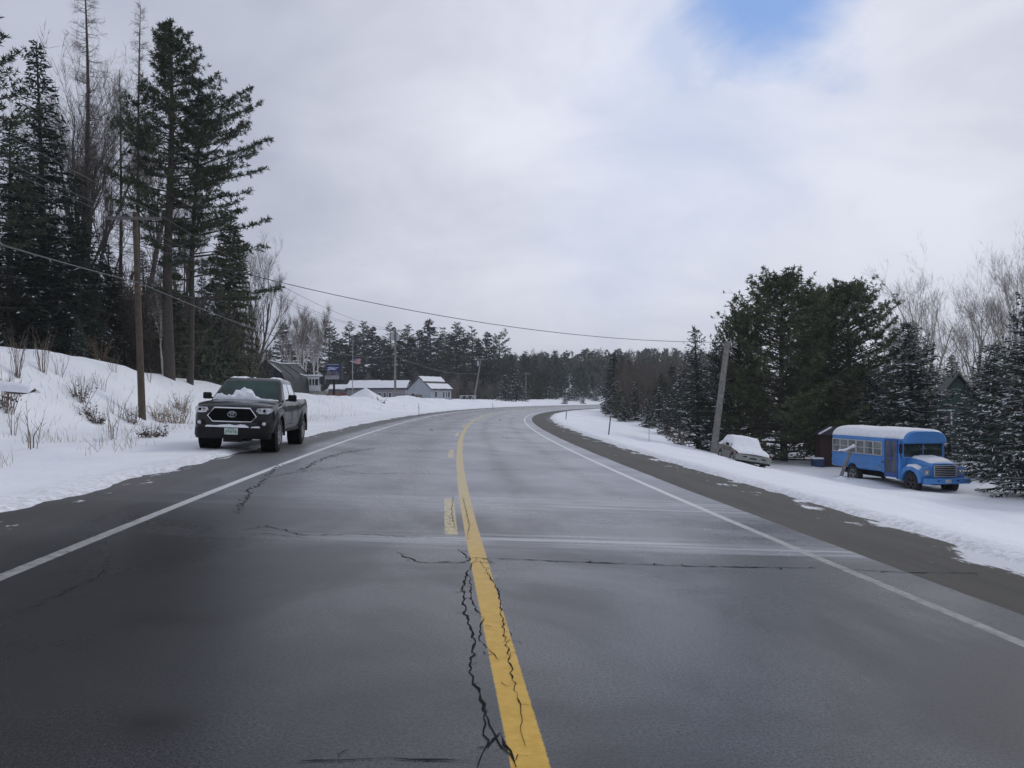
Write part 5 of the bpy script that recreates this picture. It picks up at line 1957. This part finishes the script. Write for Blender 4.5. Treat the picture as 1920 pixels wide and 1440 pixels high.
# red car beyond the snow pile
RC = site(617, 99, -.05)
rc = thing("red_car", "small dark red car with snow on its roof and windscreen beside the white boat", "car", RC, -1.25)
REDP = paint("dark_red_paint", (.13, .016, .022), .35, ((.16, .13, .13), .3))
b = MB()
rings = []
for y, w_, zt, zb in ((0, .62, .62, .36), (.1, .76, .72, .28), (.5, .83, .80, .26), (1.3, .84, .92, .25), (3.4, .84, .95, .25), (3.9, .80, .90, .3), (4.05, .70, .82, .4)):
    P = [(0, zb), (w_ * .92, zb), (w_, zb + .25), (w_ * .97, zt), (0, zt + .03)]
    rings.append([Vector((x_, y - 2, z)) for x_, z in P] + [Vector((-x_, y - 2, z)) for x_, z in P[-2:0:-1]])
b.loft(rings)
b.build('body', REDP, rc, 35)
b = MB()
b.loft([rrect_ring(f_ - 2, r_ - 2, w_, z, .12) for z, f_, r_, w_ in ((.88, 1.1, 3.9, .80), (1.15, 1.55, 3.6, .70), (1.38, 1.95, 3.3, .60))])
b.build('cabin', GLASS, rc, 30)
for sx in (-1, 1):
    for y in (-1.2, 1.25):
        wheel('wheel', sx * .74, y, .29, .30, .19, rc, sx, rim_r=.18, spokes=5)
b = MB()
b.box((0, .62, 1.43), (1.2, 1.5, .14), .06)
b.build('roof_snow', FLAKE, rc)
snow_lump('windscreen_snow', rc, lambda u, v: ((-.6 + 1.2 * u, -.85 + .75 * v, .93 + .42 * v), (0, -.5, .85)), 10, 10, 3, lambda u, v: .07)
snow_lump('bonnet_snow', rc, lambda u, v: ((-.7 + 1.4 * u, -1.85 + .9 * v, .76 + .15 * v), (0, 0, 1)), 10, 10, 4, lambda u, v: .09)

# the sign
SG = site(626, 90, -.1)
sg = thing("roadside_sign", "tall blue sign box with a white swoosh over rows of small white lettering", "sign", SG, .05)
SBLUE = mat("sign_blue", (.014, .020, .12), .35, var=.1)
SCASE = mat("sign_case", (.03, .032, .06), .5)
k_ = 90 / F
def sz_(py):
    return EYE + (HOR - py) * k_ - SG.z
def sx_(px):
    return (px - 626) * k_
p = MB()
p.tube([(0, .1, -.5), (0, .1, sz_(710))], .115, 12)
p.build('post', BLACKP, sg)
p = MB()
p.box(((sx_(613) + sx_(641)) / 2 + .06, .12, (sz_(682) + sz_(711)) / 2), (sx_(641) - sx_(613), .40, sz_(682) - sz_(711) + .05), .02)
case = p.build('sign_box', SCASE, sg)
SLET = mat("sign_white", (.40, .43, .56), .5, var=.15, scale=12)
p = MB()
p.box(((sx_(612) + sx_(635.6)) / 2, -.09, (sz_(686) + sz_(696)) / 2), (sx_(635.6) - sx_(612), .03, sz_(686) - sz_(696)))
p.build('blue_panel', SBLUE, case)
p = MB()
p.box(((sx_(612) + sx_(635)) / 2, -.10, sz_(683.6)), (sx_(635) - sx_(612), .04, .10), .01)
p.build('top_strip', mat("sign_pale_blue", (.24, .29, .40), .5), case)
# the white flying emblem: a wedge head with trailing wing
p = MB()
def em_poly(pts, y=-.108):
    p.prism([(sx_(x), y, sz_(z)) for x, z in pts], (0, .012, 0))
em_poly([(612.8, 694.2), (616.5, 691.2), (622, 689.6), (635.6, 688.6), (633, 690.4), (626, 691.8), (620, 693.2), (616, 695.0)])
em_poly([(612.5, 690.0), (618, 687.9), (624.5, 688.0), (629.5, 687.6), (622.5, 689.4), (616.5, 690.6)], -.106)
em_poly([(620, 693.0), (627, 691.6), (632, 693.6), (626, 694.0)], -.107)
p.build('white_emblem', SLET, case)
p = MB()
p.box(((sx_(612) + sx_(635.6)) / 2, -.085, (sz_(696) + sz_(703.7)) / 2), (sx_(635.6) - sx_(612), .03, sz_(696) - sz_(703.7) - .01))
p.build('dark_panel', mat("sign_dark", (.030, .026, .045), .5), case)
LET2 = mat("sign_letter_white", (.36, .34, .38), .6, var=.25, scale=14)
p = MB()
rr_ = random.Random(4)
for py, xs in ((697.8, (613.2, 634.4)), (701.2, (612.4, 635.2))):
    x = xs[0]
    while x < xs[1]:
        wv = rr_.uniform(.7, 1.15)
        if not (622.2 < x < 623.6 or 626.5 < x < 627.2):
            p.box((sx_(x + wv / 2), -.103, sz_(py)), (wv * k_ * .85, .01, 1.7 * k_), .004)
        x += wv + .28
p.build('small_lettering', LET2, case)
p = MB()
p.box(((sx_(610.6) + sx_(635.9)) / 2, -.09, (sz_(704) + sz_(711)) / 2), (sx_(635.9) - sx_(610.6), .05, sz_(704) - sz_(711)), .01)
brd = p.build('letter_board', mat("board_grey", (.33, .345, .355), .6, var=.12, scale=6), case)
p = MB()
for py in (705.8, 708.8):
    x = 612
    while x < 634.5:
        wv = rr_.uniform(.6, 1.2)
        if rr_.random() < .84:
            p.box((sx_(x + wv / 2), -.117, sz_(py)), (wv * k_ * .8, .008, 1.6 * k_))
        x += wv + .35
p.build('board_lettering', mat("board_letters", (.12, .12, .13), .6), brd)

# flag pole
FP = site(661, 100, -.1)
fp = thing("flag_pole", "thin pole flying a faded red and white striped flag", "flagpole", FP, 0)
k_ = 100 / F
H_ = EYE + (HOR - 640) * k_ - FP.z
p = MB()
p.tube([(0, 0, -.3), (0, 0, H_ * .5), (.05, 0, H_)], [.06, .05, .03], 10)
p.lathe([(.004, -.06), (.05, -.03), (.05, .03), (.004, .06)], axis='z', c=(.05, 0, H_ + .05), n=10)
p.build('pole', STEEL, fp)
fl_m, nt_, bs_ = new_mat("flag_cloth")
xx_, yy_, zz_ = nt_.sep(nt_.coord())
z0f = EYE + (HOR - 681) * k_ - FP.z
z1f = EYE + (HOR - 671) * k_ - FP.z
frac = nt_.m('FRACT', nt_.mul(nt_.sub(zz_, z0f - .12), 6.5 / (z1f - z0f)))
strp = nt_.rng(frac, .45, .55)
cant = nt_.mul(nt_.rng(zz_, z0f + .28, z0f + .32), nt_.rng(xx_, .34, .38, 1, 0))
nt_.put(bs_.inputs['Base Color'], nt_.mix(cant, nt_.mix(strp, (.42, .10, .11), (.50, .44, .46)), (.10, .11, .24)))
bs_.inputs['Roughness'].default_value = .8
p = MB()
rows = []
for i in range(19):
    u = i / 18
    x = .04 + .92 * u
    dip = -.14 * u + .05 * math.sin(u * 9)
    y = .07 * math.sin(u * 8.5)
    rows.append([Vector((x, y + .03 * k * u, z0f + dip + (z1f - z0f) * k)) for k in np.linspace(0, 1, 6)])
p.loft(rows, closed=False, caps=False)
p.loft([[v + Vector((0, .006, 0)) for v in r_] for r_ in rows], closed=False, caps=False)
p.build('flag', fl_m, fp, 80, fix=False)

# white steel truss frame by the far pole
TF = site(877, 160, -.1)
tf = thing("truss_frame", "white open truss frame standing on the snow past the gabled house", "frame", TF, .1)
k_ = 160 / F
p = MB()
zt_, wb, wt = 1.25, 1.6, 1.45
p.tube([(-wt, 0, zt_), (wt, 0, zt_)], .06, 6)
p.tube([(-wb, 0, .12), (wb, 0, .12)], .05, 6)
p.build('chord', TRIMW, tf)
for a, b_ in ((-1.6, -1.2), (-1.2, -.7), (-.7, -.1), (-.1, .45), (.45, 1.0), (1.0, 1.6)):
    p = MB()
    up0 = a in (-1.6, -.7, .45)
    p.tube([(a, 0, .1 if up0 else zt_), (b_, 0, zt_ if up0 else .1)], .045, 5)
    p.build('brace', TRIMW, tf)
for a in (-1.5, 1.5):
    p = MB()
    p.tube([(a, .35, -.3), (a, 0, zt_)], .05, 5)
    p.build('leg', TRIMW, tf)

# snow pile in front of the long house
SP = site(686, 98, -.25)
p = MB()
n, mm = 34, 14
rings = []
for i in range(mm):
    t = i / (mm - 1)
    rr0 = 2.9 * (1 - t) + .02
    ring = []
    for k in range(n):
        a = 2 * PI * k / n
        rr1 = rr0 * (1 + .16 * fbm(math.cos(a) * 1.7, math.sin(a) * 1.7, t * 2, 3))
        z = 1.75 * (t ** .9) * (1 - .10 * math.cos(a) * (1 - t)) + .12 * fbm(rr1 * 2, a * 2, 3, 3) * (1 - t)
        ring.append(Vector((rr1 * math.cos(a), rr1 * .7 * math.sin(a), z)))
    rings.append(ring)
p.loft(rings)
o = p.build("snow_pile", SNOW, None, 80)
o.location = SP
tag(o, "ploughed snow pile heaped in front of the long low house", "snow pile")

# ---------------------------------------------------------------- things around the bus
lp = thing("leaning_post", "grey snow-capped post leaning against the side of the bus with one bent arm", "post", (0, 0, 0))
a = at(1573, 894, 42.6); a.z = gz(a.x, a.y) - .05
b2 = at(1598, 838, 43.1)
p = MB()
p.tube([a, a.lerp(b2, .5), b2], [.09, .085, .075], 10)
p.build('shaft', POLE_G, lp)
p = MB()
e = at(1573, 846, 42.5)
p.tube([b2 + Vector((0, 0, -.03)), b2.lerp(e, .45) + Vector((0, 0, -.12)), e], [.05, .045, .035], 8)
p.build('arm', POLE_G, lp)
p = MB()
p.tube([b2 + Vector((.1, 0, .06)), b2.lerp(e, .3) + Vector((0, 0, -.02)), b2.lerp(e, .6) + Vector((0, 0, -.05)), e + Vector((0, 0, .05))], [.10, .06, .075, .05], 8)
p.build('snow_cap', FLAKE, lp)
o = MB()
rings = []
for i in range(8):
    t = i / 7
    rings.append([Vector((.62 * (1 - t ** 1.5) * math.cos(q_) * (1 + .2 * fbm(q_, t, 1, 2)), .45 * (1 - t ** 1.5) * math.sin(q_), .36 * t - .1)) for q_ in np.linspace(0, 2 * PI, 15)[:-1]])
o.loft(rings)
oo = o.build("snow_heap", SNOW, None, 80)
oo.location = a + Vector((.05, -.1, .05))
tag(oo, "little heap of snow round the foot of the leaning snow-capped post", "snow heap")
# blue bin with a snowy lid and a reddish plank shed behind the bus
bn = thing("blue_bin", "small dark blue bin with a snowy lid behind the rear of the bus", "bin", site(1533, 52.5, -.25), .1)
p = MB()
p.box((0, 0, .38), (.62, .5, .84), .03, taper=1.12)
p.build('tub', paint("bin_blue", (.010, .042, .12), .5, coat=0), bn)
p = MB()
p.box((-.05, 0, .86), (.70, .58, .09), .035)
p.build('lid_snow', FLAKE, bn)
rs = thing("red_shed", "weathered dark red plank hut in the pines' shade behind the bus", "hut", site(1556, 53, -.1), -.1)
p = MB()
p.box((0, 0, 1.1), (1.5, 1.2, 2.3), .01)
p.build('wall', mat("barn_red", (.032, .014, .011), .85, var=.4, scale=6), rs)
p = MB()
p.prism([(-.95, -.8, 2.2), (.95, -.8, 2.2), (0, -.8, 2.75)], (0, 1.6, 0))
p.build('roof', ROOFD, rs)
p = MB()
p.box((-.5, -.75, 2.48), (.9, .25, .08), .03, rot=Matrix.Rotation(-.52, 3, 'Y'))
p.build('roof_snow', FLAKE, rs)
# green steep-roofed cabin among the trees
cb = thing("green_cabin", "dark green steep-roofed cabin glimpsed between the poplars and the snowy spruce", "cabin", site(1788, 62, 0), -.35)
GRN = siding("green_boards", (.030, .062, .052), .3)
p = MB()
p.prism([(-2.6, -2.2, -.3), (2.6, -2.2, -.3), (2.6, -2.2, 2.4), (0, -2.2, 6.0), (-2.6, -2.2, 2.4)], (0, 5, 0))
p.build('wall', GRN, cb, 20)
p = MB()
for s_ in (-1, 1):
    p.prism([(0, -2.6, 6.15), (s_ * 3.0, -2.6, 1.98), (s_ * 3.0, -2.6, 2.12), (0, -2.6, 6.32)], (0, 5.8, 0))
p.build('roof', mat("green_roof", (.022, .040, .036), .7, var=.2), cb, 20)
p = MB()
p.box((-.9, -2.23, 3.0), (1.0, .08, 1.3), .01)
wn = p.build('window', TRIMW, cb)
p = MB()
p.box((-.9, -2.26, 3.0), (.76, .08, 1.06))
p.build('pane', WINP, wn)

# ---------------------------------------------------------------- dry stems on the banks
STEM = mat("dry_stem", (.17, .13, .105), .9, var=.35, scale=4)
STRAW = mat("dry_straw", (.28, .22, .16), .9, var=.3, scale=3)
SEED = mat("dry_leaves", (.075, .055, .040), .9, var=.4, scale=6)


def make_weed(seed, n, h, spread, twig=5, leafy=0.0, m_=None):
    rs = np.random.RandomState(seed)
    T, C = MB(), Cards()
    for i in range(n):
        a = rs.uniform(0, 2 * PI)
        b0 = np.array([math.cos(a), math.sin(a), 0]) * rs.uniform(0, .16) * spread
        d = unit(np.array([math.cos(a) * spread * rs.uniform(.05, .42), math.sin(a) * spread * rs.uniform(.05, .42), 1]))
        L = h * rs.uniform(.5, 1.1)
        p1 = b0 + d * L * .5 + rs.normal(0, .03, 3)
        p2 = b0 + d * L + rs.normal(0, .08, 3)
        T.tube([b0 - np.array([0, 0, .15]), p1, p2], [.011, .008, .003], 4, caps=False)
        k = rs.randint(max(1, twig - 2), twig + 2)
        t = rs.uniform(.3, 1, k)[:, None]
        P = b0 + (p2 - b0) * t
        U = unit(d + rs.normal(0, .55, (k, 3)))
        C.add(P, U, unit(np.cross(U, rs.normal(0, 1, (k, 3)))), rs.uniform(.12, .40, k), np.full(k, .011), 0, .3)
        if leafy:
            k = int(leafy * 8)
            P = b0 + (p2 - b0) * rs.uniform(.0, .6, k)[:, None] + rs.normal(0, .05, (k, 3))
            U = unit(rs.normal(0, 1, (k, 3)))
            C.add(P, U, unit(np.cross(U, rs.normal(0, 1, (k, 3)))), rs.uniform(.05, .13, k), rs.uniform(.03, .07, k), 1)
    return T.mesh("weed_stems", m_ or STEM, 60, False), C.mesh("weed_twigs", [m_ or STEM, SEED])


WEEDS = {'tall': make_weed(1, 16, 1.9, .8, 7), 'mid': make_weed(2, 26, 1.15, 1.6, 6, .5, STEM), 'low': make_weed(3, 16, .5, 2.2, 4, 2.2, STEM), 'few': make_weed(4, 6, 1.0, 1.0, 3), 'straw': make_weed(6, 34, 1.0, 2.4, 6, .3, STRAW)}
W_AT = [('tall', 32, 706, "tall clump of bare dark shoots near the top of the bank"), ('tall', 80, 700, "second clump of tall bare shoots beside the fallen log"), ('few', 110, 705, "single forked bare sapling on the upper bank"),
        ('few', 25, 818, "sparse group of long bare stems low on the bank"), ('mid', 12, 770, "brown tuft of stems under the snow-capped fallen log"), ('mid', 150, 756, "dense tuft of stems halfway down the bank"),
        ('low', 160, 780, "low leafy tuft beneath the halfway tuft"), ('low', 172, 794, "lowest leafy tuft beneath the halfway tuft"), ('few', 210, 828, "few bent stems leaning by the shoulder snow"), ('few', 222, 786, "open brown tuft just before the brown utility pole"),
        ('mid', 248, 798, "brown tuft touching the foot of the brown utility pole"), ('straw', 300, 790, "straw-coloured clump between the brown pole and the pickup"), ('straw', 332, 795, "straw-coloured clump nearest the pickup"),         ('low', 292, 820, "low dark tuft in the snow beyond the brown pole's foot"), ('few', 60, 850, "few hair-thin stems in the smooth snow"), ('few', 190, 735, "thin stems in the middle of the bank"),
        ('mid', 340, 775, "brown stems beside the pickup's mirror"), ('few', 280, 720, "thin stems near the bank's crest by the white birch stem"), ('few', 215, 700, "thin stems at the crest below the young spruce"), ('low', 345, 690, "low tuft at the foot of the leaning pine")]
for kd, px, py, lab in W_AT:
    # walk out along the sight line until it meets the bank
    best = None
    for Y in np.arange(12, 70, .1):
        x = (px - 960) * Y / F
        if EYE + (HOR - py) * Y / F <= gz(x, Y):
            best = (x, Y)
            break
    if best is None:
        continue
    t = thing("dry_weed", lab, "weeds", (best[0], best[1], gz(*best) - .02), rng.uniform(0, 6), "dry weed clumps on the snowy bank")
    k = rng.uniform(.85, 1.15)
    t.scale = (k, k, k)
    link('stems', WEEDS[kd][0], t)
    link('twigs', WEEDS[kd][1], t)
for kd, x, Y, lab in (('mid', 8.4, 55, "bare stems at the foot of the narrow pointed spruce"), ('straw', -20.5, 95, "dark weed tuft on the snow bank below the blue sign"), ('low', -12.6, 78, "dark weed tuft on the roadside snow below the pole with transformers")):
    if kd == 'mid':
        v_ = at(1272, 828, 52)
        x, Y = v_.x, 52
    t = thing("dry_weed", lab, "weeds", (x, Y, gz(x, Y) - .02), 0, "dry weed clumps by the road")
    t.scale = (1.3, 1.3, 1.3)
    link('stems', WEEDS[kd][0], t)
    link('twigs', WEEDS[kd][1], t)

# scattered grass blades poking out of the snow: a mass
rs_ = np.random.RandomState(12)
C = Cards()
P = []
while len(P) < 2600:
    Y = rs_.uniform(12, 90)
    px = rs_.uniform(-60, 900)
    x = (px - 960) * Y / F
    s_, d_ = xy_to_sd(x, Y)
    if d_ > -7.5 or d_ < -24 or fbm(x * .35, Y * .35, 4, 3) < .02:
        continue
    P.append((x, Y, gz(x, Y) + .02))
P = np.array(P)
U = unit(rs_.normal(0, .28, P.shape) + np.array([0, 0, 1]))
C.add(P, U, unit(np.cross(U, rs_.normal(0, 1, P.shape))), rs_.uniform(.12, .55, len(P)), np.full(len(P), .010), 0, .25)
tag(link("dry_grass", C.mesh("dry_grass", [STRAW])), "dry grass blades poking out of the snowy bank", None, None, 'stuff')

# fallen log with a snow cap high on the bank
lg = thing("fallen_log", "dark fallen log under a pad of snow halfway up the bank", "log", (0, 0, 0))
a, b2 = at(-30, 726, 24.5), at(66, 733, 24.5)
p = MB()
p.tube([a + (b2 - a) * t + Vector((0, 0, .05 * math.sin(t * 7))) for t in np.linspace(0, 1, 9)], [.10, .11, .105, .10, .10, .095, .09, .08, .05], 10)
p.build('trunk', BARK, lg)
snow_lump('snow_cap', lg, lambda u, v: (a + (b2 - a) * u + Vector((0, (v - .5) * .6, .07 - .12 * (2 * v - 1) ** 2)), (0, 0, 1)), 30, 10, 6, lambda u, v: .13 * min(1, 4 * min(u, 1 - u) + .2) * (1 - (2 * v - 1) ** 4 * .6))
# a young beech that kept its rusty leaves
bb = Vector(((187 - 960) * 41 / F, 41, 0)); bb.z = gz(bb.x, bb.y)
bc = thing("beech_sapling", "young beech with rusty dead leaves at the wood's edge", "tree", bb)
p = MB()
C = Cards()
rs_ = np.random.RandomState(3)
for i in range(9):
    a_ = rs_.uniform(0, 2 * PI)
    e = Vector((math.cos(a_) * rs_.uniform(.2, .6), math.sin(a_) * rs_.uniform(.2, .6), rs_.uniform(.9, 1.9)))
    p.tube([(0, 0, -.2), e * .5 + Vector((0, 0, .1)), e], [.02, .012, .004], 4)
    for k in range(16):
        t = rs_.uniform(.3, 1.05)
        q_ = np.array(e) * t + rs_.normal(0, .10, 3)
        U = unit(rs_.normal(0, 1, (1, 3)) + np.array([0, 0, -.4]))
        C.add(q_[None], U, unit(np.cross(U, rs_.normal(0, 1, (1, 3)))), [rs_.uniform(.08, .15)], [rs_.uniform(.04, .07)], 0)
p.build('trunk', BARK_G, bc)
link('crown', C.mesh("beech_leaves", [RUST_M]), bc)

# ---------------------------------------------------------------- the air
hz, nt, b = new_mat("haze")
for nd in list(nt.n):
    if nd.type == 'BSDF_PRINCIPLED':
        nt.n.remove(nd)
vol = nt.new('ShaderNodeVolumePrincipled')
vol.inputs['Color'].default_value = (.90, .94, 1.0, 1)
vol.inputs['Density'].default_value = .00045
nt.l.new(vol.outputs[0], hz.node_tree.nodes['Material Output'].inputs['Volume'])
H = MB()
H.box((60, 500, 28), (1900, 1500, 72))
tag(H.build("haze", hz, smooth=None), kind='stuff')
